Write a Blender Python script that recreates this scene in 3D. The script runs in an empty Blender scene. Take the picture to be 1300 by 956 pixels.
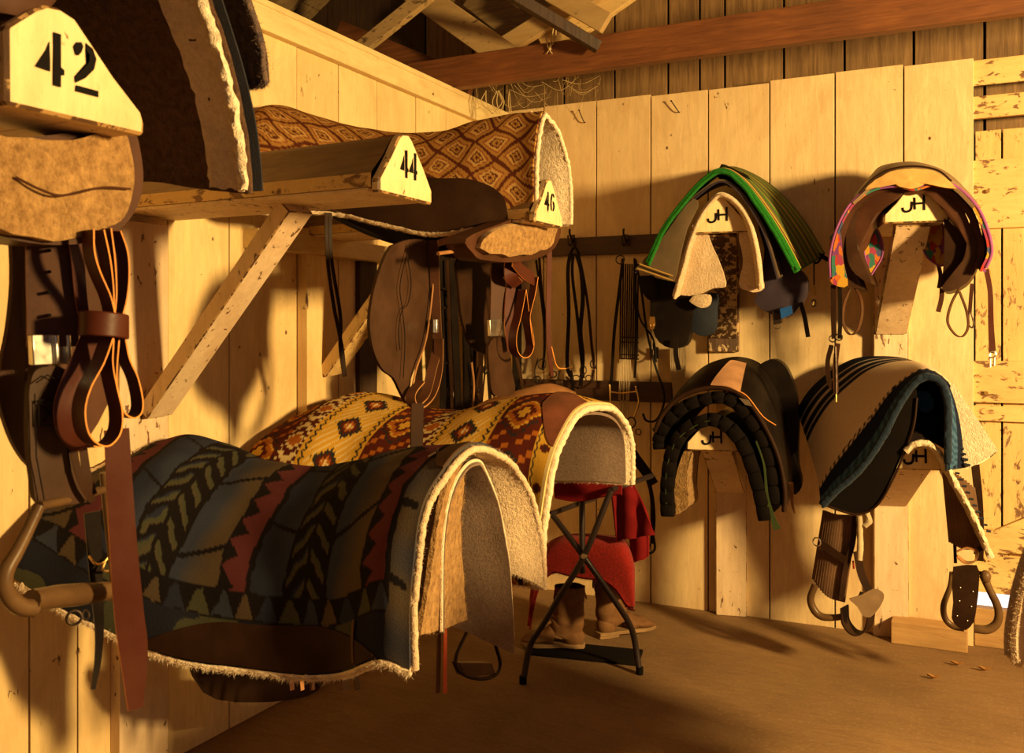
import bpy, math, random
import numpy as np
from mathutils import noise as MN, Vector
random.seed(7); RNG = np.random.default_rng(5)
C = bpy.context.scene.collection
# ------------------------------------------------------------------ camera calibration of the room
F = 1190.; CXP = 650.; HYP = 421.; YAW = math.radians(26.3); EYE = 1.4
FW = np.array([-math.sin(YAW), math.cos(YAW), 0.]); RT = np.array([math.cos(YAW), math.sin(YAW), 0.])
XW = -2.357; YB = 4.65
def V(*a): return np.array(a, float)
def p(px, py, X=None, Y=None, Z=None):
    d = FW + RT*((px-CXP)/F); d[2] = (HYP-py)/F
    t = X/d[0] if X is not None else Y/d[1] if Y is not None else (Z-EYE)/d[2]
    q = d*t; q[2] += EYE
    return q
def nrm(a):
    a = np.asarray(a, float); n = np.linalg.norm(a); return a/n if n > 1e-9 else a
# ------------------------------------------------------------------ materials
def mat_base(name):
    m = bpy.data.materials.new(name); m.use_nodes = True
    nt = m.node_tree; b = nt.nodes['Principled BSDF']
    return m, nt, b
def N(nt, typ, ins=None, **kw):
    n = nt.nodes.new(typ)
    for k, v in kw.items(): setattr(n, k, v)
    for k, v in (ins or {}).items():
        if isinstance(v, bpy.types.NodeSocket): nt.links.new(v, n.inputs[k])
        else: n.inputs[k].default_value = v
    return n
def rgba(c): return (c[0], c[1], c[2], 1.)
def mixc(nt, fac, a, b, mode='MIX'):
    n = nt.nodes.new('ShaderNodeMix'); n.data_type = 'RGBA'; n.blend_type = mode
    for idx, v in ((0, fac), (6, a), (7, b)):
        if isinstance(v, bpy.types.NodeSocket): nt.links.new(v, n.inputs[idx])
        else: n.inputs[idx].default_value = rgba(v) if idx else v
    return n.outputs[2]
def maprange(nt, v, a, b, c=0., d=1.):
    return N(nt, 'ShaderNodeMapRange', {0: v, 1: a, 2: b, 3: c, 4: d}).outputs[0]
def coords(nt, sc):
    tc = N(nt, 'ShaderNodeTexCoord')
    return N(nt, 'ShaderNodeMapping', {0: tc.outputs['Object'], 3: sc}, vector_type='POINT').outputs[0]
def noise(nt, vec, scale, detail=4., rough=.55, dist=0.):
    return N(nt, 'ShaderNodeTexNoise', {'Vector': vec, 'Scale': scale, 'Detail': detail, 'Roughness': rough, 'Distortion': dist}).outputs[0]
def bump(nt, b, h, strength=.4, dist=.01, prev=None):
    n = N(nt, 'ShaderNodeBump', {'Strength': strength, 'Distance': dist, 'Height': h})
    if prev is not None: nt.links.new(prev, n.inputs['Normal'])
    nt.links.new(n.outputs[0], b.inputs['Normal']); return n.outputs[0]
def gr(axis, k=9.): return {'Z': (k, k, 1.), 'X': (1., k, k), 'Y': (k, 1., k)}[axis]
def paint(name, base, under, peel=.62, axis='Z', edge=.02, vary=.14, dirt=.5, rough=.62):
    m, nt, b = mat_base(name)
    v = coords(nt, gr(axis, 7.)); iso = coords(nt, (1, 1, 1))
    geo = N(nt, 'ShaderNodeNewGeometry')
    ri = geo.outputs['Random Per Island']
    grain = noise(nt, v, 6., 6., .65, .4)
    base2 = mixc(nt, maprange(nt, grain, .3, .75), base, tuple(c*.80 for c in base))
    blot = noise(nt, coords(nt, gr(axis, 2.2)), 2.2, 6., .7, .8)
    base2 = mixc(nt, maprange(nt, blot, .44, .72, 0., dirt), base2, (base[0]*.58, base[1]*.42, base[2]*.28))
    stk = noise(nt, coords(nt, gr(axis, 5.)), 14., 5., .75, .2)
    base2 = mixc(nt, maprange(nt, stk, .60, .74, 0., .55), base2, (base[0]*.42, base[1]*.27, base[2]*.16))
    base2 = mixc(nt, maprange(nt, ri, 0., 1., 0., vary*2), base2, (base[0]*.72, base[1]*.62, base[2]*.52))
    # small nail stains and knots
    vo = N(nt, 'ShaderNodeTexVoronoi', {'Vector': coords(nt, {'Z': (1.3, 1.3, 1), 'X': (1, 1.3, 1.3), 'Y': (1.3, 1, 1.3)}[axis]), 'Scale': 8.}).outputs['Distance']
    spot = maprange(nt, vo, .085, .04)
    n3 = noise(nt, iso, 5., 2.); spot = N(nt, 'ShaderNodeMath', {0: spot, 1: maprange(nt, n3, .50, .54)}, operation='MULTIPLY').outputs[0]
    base2 = mixc(nt, spot, base2, (.09, .035, .012))
    pm = noise(nt, coords(nt, gr(axis, 2.2)), 16., 9., .62, .5)
    pm2 = noise(nt, iso, 2.6, 3.)
    s = N(nt, 'ShaderNodeMath', {0: pm, 1: N(nt, 'ShaderNodeMath', {0: pm2, 1: .35}, operation='MULTIPLY').outputs[0]}, operation='ADD').outputs[0]
    mask = maprange(nt, s, peel+.175, peel+.175+edge)
    und = mixc(nt, maprange(nt, grain, .35, .7), under, tuple(c*.45 for c in under))
    col = mixc(nt, mask, base2, und)
    nt.links.new(col, b.inputs['Base Color']); b.inputs['Roughness'].default_value = rough
    h = N(nt, 'ShaderNodeMath', {0: grain, 1: N(nt, 'ShaderNodeMath', {0: mask, 1: -.9}, operation='MULTIPLY').outputs[0]}, operation='ADD').outputs[0]
    bump(nt, b, h, .35, .006)
    return m
def wood(name, c1, c2, axis='X', rough=.6, k=9., sc=5.):
    m, nt, b = mat_base(name)
    g = noise(nt, coords(nt, gr(axis, k)), sc, 7., .65, .6)
    big = noise(nt, coords(nt, (1, 1, 1)), 3., 3.)
    col = mixc(nt, maprange(nt, g, .3, .7), c1, c2)
    col = mixc(nt, maprange(nt, big, .4, .75, 0., .5), col, tuple(c*.45 for c in c2))
    nt.links.new(col, b.inputs['Base Color']); b.inputs['Roughness'].default_value = rough
    bump(nt, b, g, .4, .006); return m
def leather(name, c, rough=.42, worn=None, sc=1.):
    m, nt, b = mat_base(name); iso = coords(nt, (1, 1, 1))
    n1 = noise(nt, iso, 7.*sc, 5., .6); n2 = noise(nt, iso, 130., 2.)
    w = worn or (c[0]*2.+.006, c[1]*2.+.0025, c[2]*2.+.001)
    col = mixc(nt, maprange(nt, n1, .42, .75, 0., .7), c, w)
    nt.links.new(col, b.inputs['Base Color'])
    nt.links.new(maprange(nt, n1, .3, .8, rough-.08, rough+.2), b.inputs['Roughness'])
    b.inputs['Specular IOR Level'].default_value = .2 if c[0] > .03 else .09
    bump(nt, b, n2, .12, .0015); return m
def fleece(name, c, c2=None, sc=1., amt=.8):
    m, nt, b = mat_base(name); iso = coords(nt, (1, 1, 1))
    n1 = noise(nt, iso, 95.*sc, 4., .7); n2 = noise(nt, iso, 14.*sc, 4., .6); n3 = noise(nt, iso, 310.*sc, 2.)
    col = mixc(nt, maprange(nt, n1, .3, .7), c, c2 or tuple(x*.6 for x in c))
    col = mixc(nt, maprange(nt, n2, .5, .8, 0., .45), col, tuple(x*.55 for x in c))
    nt.links.new(col, b.inputs['Base Color']); b.inputs['Roughness'].default_value = .95
    b.inputs['Sheen Weight'].default_value = .08; b.inputs['Sheen Roughness'].default_value = .6
    b.inputs['Specular IOR Level'].default_value = .1
    s = N(nt, 'ShaderNodeMath', {0: n1, 1: N(nt, 'ShaderNodeMath', {0: n3, 1: .5}, operation='MULTIPLY').outputs[0]}, operation='ADD').outputs[0]
    bump(nt, b, s, amt, .008); return m
def cloth(name, c=None, rough=.9, weave=420., c2=None, attr=False, sheen=0., stripes=None):
    m, nt, b = mat_base(name); iso = coords(nt, (1, 1, 1))
    n1 = noise(nt, iso, weave, 2.); n2 = noise(nt, iso, 9., 4.)
    if attr: col = N(nt, 'ShaderNodeAttribute', attribute_name='Col').outputs[0]
    else: col = mixc(nt, maprange(nt, n2, .35, .7), c, c2 or tuple(x*.7 for x in c))
    col = mixc(nt, maprange(nt, n1, .3, .7, 0., .3), col, (0.02, .016, .012), 'MIX') if attr == 'dark' else col
    nt.links.new(col, b.inputs['Base Color']); b.inputs['Roughness'].default_value = rough
    b.inputs['Sheen Weight'].default_value = sheen; b.inputs['Specular IOR Level'].default_value = .06
    bump(nt, b, n1, .5, .004); return m
def metal(name, c=(.75, .72, .66), rough=.25, mt=1.):
    m, nt, b = mat_base(name); n = noise(nt, coords(nt, (1, 1, 1)), 40., 3.)
    col = mixc(nt, maprange(nt, n, .45, .75, 0., .6), c, tuple(x*.4 for x in c))
    nt.links.new(col, b.inputs['Base Color']); b.inputs['Metallic'].default_value = mt
    nt.links.new(maprange(nt, n, .3, .8, rough, rough+.25), b.inputs['Roughness']); return m
CREAM = (.86, .64, .31)
M = {}
M['paint'] = paint('cream_painted_planks', CREAM, (.20, .10, .04), .69, vary=.2)
M['paintback'] = paint('pale_painted_planks', (.86, .65, .36), (.26, .12, .05), .71, dirt=.45)
M['paintX'] = paint('cream_painted_board', (.80, .58, .30), (.16, .075, .03), .67, 'X')
M['paintY'] = paint('cream_painted_rail', (.80, .62, .30), (.20, .10, .04), .72, 'Y', vary=.05)
M['brace'] = paint('worn_painted_brace', (.76, .57, .37), (.20, .09, .04), .625, 'Z', vary=.05)
M['peel'] = paint('peeling_painted_boards', (.82, .58, .24), (.26, .12, .045), .555, 'X', vary=.15, edge=.05)
M['peelZ'] = paint('peeling_painted_planks', (.80, .56, .23), (.30, .15, .06), .565, 'Z', vary=.2, edge=.06)
M['grubby'] = wood('grubby_old_planks', (.34, .20, .08), (.13, .065, .024), 'Z', k=14., sc=4.)
M['worn'] = paint('nearly_bare_worn_board', (.62, .44, .24), (.10, .045, .018), .46, 'Z', vary=.05)
M['head'] = paint('stencilled_end_paint', (.84, .66, .36), (.20, .09, .03), .69, 'Z', vary=.03, dirt=.55)
M['edge'] = paint('rubbed_timber_edges', (.55, .34, .13), (.13, .06, .022), .50, 'Z')
M['armside'] = wood('smoky_brown_arm_wood', (.30, .17, .055), (.15, .07, .024), 'X')
M['beam'] = wood('red_brown_beam_wood', (.25, .085, .022), (.12, .036, .010), 'X', k=12.)
M['dark'] = wood('dark_barn_wood', (.07, .033, .014), (.03, .014, .007), 'Z')
M['darkX'] = wood('dark_roof_wood', (.10, .05, .022), (.04, .02, .01), 'X')
M['tackrail'] = wood('dark_brown_rail_wood', (.085, .032, .012), (.04, .015, .007), 'X')
M['roofb'] = wood('weathered_roof_boards', (.36, .24, .11), (.13, .075, .03), 'X', k=12.)
M['rafter'] = paint('flaking_painted_rafters', (.55, .38, .17), (.17, .10, .045), .58, 'X', vary=.3, edge=.09)
def floor_mat():
    m, nt, b = mat_base('dusty_floor'); iso = coords(nt, (1, 1, 1))
    n = noise(nt, iso, 1.7, 5.); n2 = noise(nt, coords(nt, (1, 4, 1)), 7., 6., .7); n3 = noise(nt, iso, 70., 3.)
    col = mixc(nt, maprange(nt, n, .35, .7), (.26, .15, .062), (.165, .09, .036))
    col = mixc(nt, maprange(nt, n2, .45, .8, 0., .6), col, (.13, .066, .027))
    col = mixc(nt, maprange(nt, n3, .55, .75, 0., .4), col, (.40, .27, .13))
    nt.links.new(col, b.inputs['Base Color']); b.inputs['Roughness'].default_value = .8
    bump(nt, b, n2, .4, .012, bump(nt, b, n3, .3, .004)); return m
M['floor'] = floor_mat()
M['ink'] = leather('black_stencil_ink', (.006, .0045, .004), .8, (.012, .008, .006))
M['lea_dark'] = leather('dark_oiled_leather', (.020, .0085, .004), .55)
M['lea_black'] = leather('black_leather', (.009, .006, .005), .42, (.022, .015, .010))
M['lea_brown'] = leather('brown_leather', (.050, .018, .008), .45)
M['lea_red'] = leather('red_brown_latigo_leather', (.062, .014, .007), .40, (.09, .024, .012))
M['lea_edge'] = leather('raw_orange_leather_edge', (.62, .23, .05), .6)
M['lea_tan'] = leather('tan_leather', (.28, .13, .05), .5)
M['lea_mid'] = leather('mid_brown_fender_leather', (.036, .015, .0065), .5)
M['lea_worn'] = leather('worn_grey_brown_leather', (.20, .13, .075), .48)
M['suede'] = leather('dusty_boot_suede', (.15, .068, .026), .8, (.30, .16, .07), 2.)
M['sole'] = leather('boot_sole', (.22, .13, .06), .8)
M['fl_gold'] = fleece('golden_sheepskin', (.44, .26, .10), (.17, .085, .028), .5, 1.)
M['fl_cream'] = fleece('cream_fleece', (.80, .62, .42), (.60, .44, .28))
M['fl_pale'] = fleece('pale_fleece_edge', (.92, .78, .58), (.72, .56, .38))
M['fl_brown'] = fleece('brown_fleece', (.13, .065, .034), (.05, .024, .012), .7)
M['fl_grey'] = fleece('grey_brown_felt', (.25, .17, .125), (.15, .10, .073), 1.3, .5)
M['fl_navy'] = fleece('navy_brown_curly_pile', (.20, .12, .08), (.045, .04, .05), .5)
M['felt_blk'] = cloth('black_quilted_felt', (.008, .0055, .005))
M['navyweb'] = cloth('navy_edge_webbing', (.035, .035, .045))
M['red'] = fleece('red_wool', (.30, .014, .008), (.15, .007, .005), 1.2, .6)
M['redcloth'] = cloth('dark_red_cloth', (.17, .009, .010))
M['green'] = fleece('bright_green_pile', (.016, .22, .012), (.006, .10, .006), 1.2)
M['khaki'] = cloth('khaki_saddle_blanket', (.15, .105, .06))
M['purple'] = cloth('grey_purple_nylon', (.05, .037, .055), .5)
M['navycan'] = cloth('navy_canvas', (.03, .035, .05), .8)
M['goldpipe'] = cloth('gold_piping', (.60, .36, .08))
M['purplepipe'] = cloth('purple_piping', (.34, .10, .32), .6)
M['attr'] = cloth('woven_pattern_wool', attr='dark')
M['knit'] = cloth('knitted_pattern_wool', attr=True, weave=220.)
M['cord'] = cloth('cream_cord_cinch', (.55, .43, .27))
M['rope'] = cloth('old_twine', (.62, .46, .22))
M['blueweb'] = cloth('blue_webbing', (.02, .10, .38), .5)
M['suedepatch'] = leather('worn_suede_patch', (.36, .19, .10), .7)
M['steel'] = metal('bright_steel'); M['brass'] = metal('old_brass', (.70, .45, .16), .3)
M['iron'] = metal('dark_iron', (.07, .05, .04), .45); M['tube'] = metal('black_enamel_tube', (.03, .018, .016), .35, .3)
M['stirwood'] = leather('leather_bound_stirrup', (.085, .045, .02), .32, (.20, .11, .045))
M['rawwood'] = wood('raw_block_wood', (.55, .33, .13), (.40, .22, .08), 'X')
M['corduroy'] = leather('ribbed_brown_suede', (.12, .065, .035), .8)
M['leaf'] = leather('dry_leaf', (.30, .14, .04), .8)
def multicolour():
    m, nt, b = mat_base('multicolour_brushstroke_cloth')
    iso = coords(nt, (1, 1, .55))
    nz = N(nt, 'ShaderNodeTexNoise', {'Vector': iso, 'Scale': 22., 'Detail': 3.}).outputs['Color']
    iso = mixc(nt, .045, iso, nz, 'ADD')
    d = N(nt, 'ShaderNodeTexVoronoi', {'Vector': iso, 'Scale': 40.}).outputs['Color']
    x = N(nt, 'ShaderNodeSeparateColor', {0: d}).outputs[0]
    r = nt.nodes.new('ShaderNodeValToRGB'); r.color_ramp.interpolation = 'CONSTANT'
    cols = [(.40, .03, .02), (.50, .13, .015), (.17, .035, .18), (.03, .15, .12), (.52, .28, .02), (.32, .035, .10), (.05, .07, .18)]
    el = r.color_ramp.elements; el[0].color = rgba(cols[0]); el[1].position = 1/7; el[1].color = rgba(cols[1])
    for i in range(2, 7):
        e = el.new(i/7); e.color = rgba(cols[i])
    nt.links.new(x, r.inputs[0]); nt.links.new(r.outputs[0], b.inputs['Base Color']); b.inputs['Roughness'].default_value = .85
    return m
M['multi'] = multicolour()
# ------------------------------------------------------------------ geometry collector
def cr(pts, n):
    """Catmull-Rom through pts (any dimension), n samples."""
    P_ = np.asarray(pts, float); k = len(P_)
    if k == 2: 
        t = np.linspace(0, 1, n).reshape((-1,)+(1,)*(P_.ndim-1)); return P_[0]*(1-t)+P_[1]*t
    E = np.concatenate([(2*P_[0]-P_[1])[None], P_, (2*P_[-1]-P_[-2])[None]])
    t = np.linspace(0, k-1, n); i = np.minimum(t.astype(int), k-2); u = (t-i)
    u = u.reshape((-1,)+(1,)*(P_.ndim-1))
    a, b, c, d = E[i], E[i+1], E[i+2], E[i+3]
    return .5*((2*b)+(-a+c)*u+(2*a-5*b+4*c-d)*u**2+(-a+3*b-3*c+d)*u**3)
def org(o):
    v = V(0, 0, 0)
    while o is not None: v = v+np.array(o.location); o = o.parent
    return v
def tag(o, label=None, cat=None, group=None, kind=None):
    if label: o['label'] = label
    if cat: o['category'] = cat
    if group: o['group'] = group
    if kind: o['kind'] = kind
    return o
def thing(name, label, cat, loc, group=None):
    o = bpy.data.objects.new(name, None); C.objects.link(o); o.location = [float(a) for a in loc]; o.empty_display_size = .05
    return tag(o, label, cat, group)
class G:
    def __init__(s): s.v = []; s.f = []; s.m = []; s.c = None; s.n = 0
    def add(s, v, f, m=0):
        k = s.n; s.v.append(np.asarray(v, float)); s.n += len(v)
        s.f += [tuple(i+k for i in q) for q in f]
        s.m += ([m]*len(f) if isinstance(m, int) else list(m))
        return s
    def box(s, c, ax, ay, az, m=0, jit=0.):
        """oriented box, half vectors ax, ay, az"""
        c, ax, ay, az = map(lambda q: np.asarray(q, float), (c, ax, ay, az))
        v = [c+i*ax+j*ay+k*az for k in (-1, 1) for j in (-1, 1) for i in (-1, 1)]
        if jit: v = [q+RNG.normal(0, jit, 3) for q in v]
        return s.add(v, [(0, 2, 3, 1), (4, 5, 7, 6), (0, 1, 5, 4), (2, 6, 7, 3), (0, 4, 6, 2), (1, 3, 7, 5)], m)
    def board(s, a, b, side, w, t, m=0, jit=.0):
        """a to b centre line, width w along side, thickness t"""
        a, b = np.asarray(a, float), np.asarray(b, float); d = (b-a)/2
        sd = np.asarray(side, float); sd = nrm(sd-nrm(d)*np.dot(sd, nrm(d))); th = nrm(np.cross(d, sd))
        return s.box((a+b)/2, d, sd*w/2, th*t/2, m, jit)
    def tube(s, pts, r, m=0, seg=8, n=None, closed=False, flat=None):
        """tube along a smooth path; r a number or per-point list; flat=(vector, ratio) squashes it"""
        P_ = [np.asarray(q, float) for q in pts]
        if closed: P_ = P_+[P_[0]]
        n = n or max(2, (len(P_)-1)*6+1)
        if len(P_) == 2: n = 2
        rr = np.asarray(r if hasattr(r, '__len__') else [r]*len(P_), float)
        if closed and len(rr) < len(P_): rr = np.append(rr, rr[0])
        Q = cr(P_, n); R = np.interp(np.linspace(0, 1, n), np.linspace(0, 1, len(rr)), rr)
        T = np.gradient(Q, axis=0); T /= np.linalg.norm(T, axis=1)[:, None]+1e-12
        u = np.cross(T[0], V(0, 0, 1)); 
        if np.linalg.norm(u) < .2: u = np.cross(T[0], V(1, 0, 0))
        u = nrm(u); vs = []
        for i in range(n):
            u = nrm(u-T[i]*np.dot(u, T[i])); w = np.cross(T[i], u)
            for k in range(seg):
                a = 2*math.pi*k/seg; off = (u*math.cos(a)+w*math.sin(a))*R[i]
                if flat is not None:
                    fv = nrm(flat[0]); off = off-fv*np.dot(off, fv)*(1-flat[1])
                vs.append(Q[i]+off)
        fs = [(i*seg+k, i*seg+(k+1) % seg, (i+1)*seg+(k+1) % seg, (i+1)*seg+k) for i in range(n-1) for k in range(seg)]
        if not closed: fs += [tuple(range(seg))[::-1], tuple((n-1)*seg+k for k in range(seg))]
        return s.add(vs, fs, m)
    def strap(s, pts, side, w, t=.004, m=0, em=None, n=None):
        """flat strap: width w along side (one vector or one per point); em = material index of its two cut edges"""
        P_ = [np.asarray(q, float) for q in pts]; k = len(P_); n = n or (k-1)*7+1
        sd = [nrm(q) for q in side] if hasattr(side[0], '__len__') else [nrm(side)]*k
        ww = w if hasattr(w, '__len__') else [w]*k
        Q = cr(P_, n); S = cr(sd, n); W = cr([[q] for q in ww], n)[:, 0]
        T = np.gradient(Q, axis=0); vs = []
        for i in range(n):
            t_ = nrm(T[i]); sv = nrm(S[i]-t_*np.dot(S[i], t_)); nn = np.cross(t_, sv)
            for a, b in ((-1, -1), (1, -1), (1, 1), (-1, 1)): vs.append(Q[i]+sv*a*W[i]/2+nn*b*t/2)
        em = m if em is None else em
        fs = []; ms = []
        for i in range(n-1):
            for k_ in range(4):
                fs.append((i*4+k_, i*4+(k_+1) % 4, (i+1)*4+(k_+1) % 4, (i+1)*4+k_)); ms.append(em if k_ in (1, 3) else m)
        fs += [(3, 2, 1, 0), tuple((n-1)*4+q for q in range(4))]; ms += [em, em]
        return s.add(vs, fs, ms)
    def plate(s, outline, th, m=0, em=None, smooth=0, bulge=0.):
        """solid plate from a closed planar outline; th a thickness vector; smooth>0 rounds the outline; bulge pushes its middle out"""
        O = [np.asarray(q, float) for q in outline]
        if smooth: O = list(cr(O+[O[0], O[1]], (len(O)+1)*smooth+1)[:len(O)*smooth+0])
        O = np.array(O); th = np.asarray(th, float); k = len(O); em = m if em is None else em; c = O.mean(0)
        rings = [1., .93, .78, .5, .2] if bulge else [1., .5]
        vs = []; fs = []; ms = []
        for side in (0, 1):
            base = len(vs)
            for q in rings:
                vs += list(c+(O-c)*q+(th if side else th*0)+nrm(th)*(bulge*(1-q*q)**.6 if side else -bulge*.3*(1-q*q)))
            vs.append(c+(th+nrm(th)*bulge if side else -nrm(th)*bulge*.3))
            for r_ in range(len(rings)-1):
                for i in range(k):
                    a = base+r_*k+i; b = base+r_*k+(i+1) % k; q = (a, b, b+k, a+k)
                    fs.append(q if side else q[::-1]); ms.append(m)
            l = base+(len(rings)-1)*k; e = base+len(rings)*k
            for i in range(k):
                q = (l+i, l+(i+1) % k, e); fs.append(q if side else q[::-1]); ms.append(m)
        o2 = len(rings)*k+1
        for i in range(k): fs.append((i, (i+1) % k, o2+(i+1) % k, o2+i)); ms.append(em)
        return s.add(vs, fs, ms)
    def grid(s, A, th=.004, mo=0, mi=0, me=0, colfn=None, two=True):
        """solid sheet from an array of points A[rows, cols, 3]; thickness th goes to the inner side"""
        nr, nc, _ = A.shape
        du = np.gradient(A, axis=0); dv = np.gradient(A, axis=1); nn = np.cross(du, dv); nn /= np.linalg.norm(nn, axis=2)[:, :, None]+1e-12
        B = A+nn*th; k = nr*nc
        vs = np.vstack([A.reshape(-1, 3), B.reshape(-1, 3)]); fs = []; ms = []
        idx = lambda i, j: i*nc+j
        for i in range(nr-1):
            for j in range(nc-1):
                a, b, c, d = idx(i, j), idx(i, j+1), idx(i+1, j+1), idx(i+1, j)
                fs.append((a, b, c, d)); ms.append(mo); fs.append((d+k, c+k, b+k, a+k)); ms.append(mi)
        rim = [idx(0, j) for j in range(nc)]+[idx(i, nc-1) for i in range(1, nr)]+[idx(nr-1, j) for j in range(nc-2, -1, -1)]+[idx(i, 0) for i in range(nr-2, 0, -1)]
        for a, b in zip(rim, rim[1:]+rim[:1]): fs.append((b, a, a+k, b+k)); ms.append(me)
        if colfn is not None:
            L = np.concatenate([[0], np.cumsum(np.linalg.norm(np.diff(A.mean(1), axis=0), axis=1))])
            cols = np.zeros((2*k, 4)); cols[:, 3] = 1
            dd = np.concatenate([np.zeros((nr, 1)), np.cumsum(np.linalg.norm(np.diff(A, axis=1), axis=2), axis=1)], axis=1)
            for i in range(nr):
                mid = dd[i, nc//2]
                for j in range(nc):
                    c3 = colfn(L[i], dd[i, j]-mid, dd[i, j], dd[i, -1]-dd[i, j], L[-1]-L[i]); cols[idx(i, j), :3] = c3; cols[idx(i, j)+k, :3] = c3
            s.c = cols
        return s.add(vs, fs, ms)
    def tufts(s, P_, D, n, ln=.012, r=.0012, m=0, jit=.55):
        n = int(n*2.2); r = .0007; ln = ln*.55; jit = max(jit, .75)
        """short wool tufts rooted along the points P_, leaning along D"""
        P_ = np.asarray(P_); D = np.asarray(D)
        ii = RNG.integers(0, len(P_)-1, n); t = RNG.random(n)[:, None]
        Q = P_[ii]*(1-t)+P_[ii+1]*t; dd = D[ii]+RNG.normal(0, jit, (n, 3)); dd /= np.linalg.norm(dd, axis=1)[:, None]
        Q = Q+RNG.normal(0, .002, (n, 3))
        vs = []; fs = []
        for i in range(n):
            u = nrm(np.cross(dd[i], V(.3, .5, .8))); w = np.cross(dd[i], u); l = ln*(.5+RNG.random()); b = len(vs)
            bend = RNG.normal(0, .3, 3)*l
            for a in (0, 2.09, 4.19): vs.append(Q[i]+(u*math.cos(a)+w*math.sin(a))*r)
            vs.append(Q[i]+dd[i]*l+bend); fs += [(b, b+1, b+3), (b+1, b+2, b+3), (b+2, b, b+3)]
        return s.add(vs, fs, m)
    def ring(s, c, R, r, normal, m=0, oval=1., seg=20):
        n = nrm(normal); u = nrm(np.cross(n, V(0, 0, 1) if abs(n[2]) < .9 else V(1, 0, 0))); w = np.cross(n, u)
        pts = [np.asarray(c)+(u*math.cos(a)+w*math.sin(a)*oval)*R for a in np.linspace(0, 2*math.pi, seg, endpoint=False)]
        return s.tube(pts, r, m, 6, n=seg+1, closed=True)
    def ball(s, c, rx, ry=None, rz=None, m=0, a=10, b=14, ax=None):
        ry = ry or rx; rz = rz or rx; E = ax or (V(1, 0, 0), V(0, 1, 0), V(0, 0, 1)); vs = []; fs = []
        for i in range(a+1):
            th = math.pi*i/a
            for j in range(b):
                ph = 2*math.pi*j/b; vs.append(np.asarray(c)+E[0]*rx*math.sin(th)*math.cos(ph)+E[1]*ry*math.sin(th)*math.sin(ph)+E[2]*rz*math.cos(th))
        for i in range(a):
            for j in range(b): fs.append((i*b+j, i*b+(j+1) % b, (i+1)*b+(j+1) % b, (i+1)*b+j)[::-1])
        return s.add(vs, fs, m)
    def build(s, name, mats, parent=None, smooth=True, bevel=0., worn=None, loc=None, noisy=0., nfreq=30., subs=0):
        v = np.vstack(s.v)
        if noisy:
            for i in range(len(v)):
                q = Vector(v[i]*nfreq); v[i] += noisy*np.array(MN.noise_vector(q))
        if parent is not None: o0 = org(parent)
        else:
            o0 = V(*loc) if loc is not None else V((v[:, 0].min()+v[:, 0].max())/2, (v[:, 1].min()+v[:, 1].max())/2, v[:, 2].min())
        me = bpy.data.meshes.new(name); me.from_pydata((v-o0).tolist(), [], s.f)
        mats = mats if isinstance(mats, (list, tuple)) else [mats]
        for m in mats: me.materials.append(m)
        me.polygons.foreach_set('material_index', s.m)
        if s.c is not None:
            at = me.color_attributes.new('Col', 'FLOAT_COLOR', 'POINT'); c = np.ones((len(v), 4)); c[:len(s.c)] = s.c; at.data.foreach_set('color', c.ravel())
        me.polygons.foreach_set('use_smooth', [smooth]*len(s.f)); me.update()
        o = bpy.data.objects.new(name, me); C.objects.link(o)
        if parent is not None: o.parent = parent
        else: o.location = o0.tolist()
        if smooth:
            try: me.set_sharp_from_angle(angle=math.radians(50))
            except Exception: pass
        if bevel:
            b = o.modifiers.new('Bevel', 'BEVEL'); b.width = bevel; b.segments = 2; b.limit_method = 'ANGLE'
            if worn: me.materials.append(worn); b.material = len(me.materials)-1; b.segments = 1
        return o
def struct(g, name, mats, **k): return tag(g.build(name, mats, loc=(0, 0, 0), **k), kind='structure')
# ------------------------------------------------------------------ room shell
def planks(g, xs, z0, z1, y, axis='x', t=.022, gap=.005, zj=.006, m=0):
    for a, b in zip(xs[:-1], xs[1:]):
        c = (a+b)/2; h = abs(b-a)/2-gap/2; zz = z1+RNG.uniform(-zj, zj); dy = RNG.uniform(-.002, .002)
        if axis == 'x': g.box((c, y+t/2+dy, (z0+zz)/2), (h, 0, 0), (0, t/2, 0), (0, 0, (zz-z0)/2), m)
        else: g.box((y-t/2+dy, c, (z0+zz)/2), (t/2, 0, 0), (0, h, 0), (0, 0, (zz-z0)/2), m)
g = G(); g.box((-.2, 1.6, -.05), (4.4, 0, 0), (0, 3.5, 0), (0, 0, .05)); struct(g, 'floor', M['floor'], smooth=False)
# left partition: planks, seams where the photo shows them
ys = [-1.85, -1.6, -1.35, -1.1, -.85, -.6, -.36, -.12, .12, .36, .6, .82, 1.04, 1.26, 1.44]
ys += [p(x, HYP, X=XW)[1] for x in (-20, 38, 99, 150, 213, 291, 377, 430, 479, 528, 566, 600, 622)]+[YB+.2]
g = G(); planks(g, ys, 0, 2.56, XW, 'y')
wl = struct(g, 'wall_left', M['paint'], smooth=False, bevel=.002)
g = G(); g.box((XW-.045, 1.4, 1.28), (.015, 0, 0), (0, 3.4, 0), (0, 0, 1.28)); g.build('wall_backing', M['dark'], wl, smooth=False)
# top rail and its shadow-throwing lower batten
g = G(); g.box((XW+.018, 1.4, 2.545), (.018, 0, 0), (0, 3.25, 0), (0, 0, .045)); g.box((XW-.02, 1.4, 2.60), (.06, 0, 0), (0, 3.25, 0), (0, 0, .012))
struct(g, 'trim_1', M['paintY'], smooth=False, bevel=.003)
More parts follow.
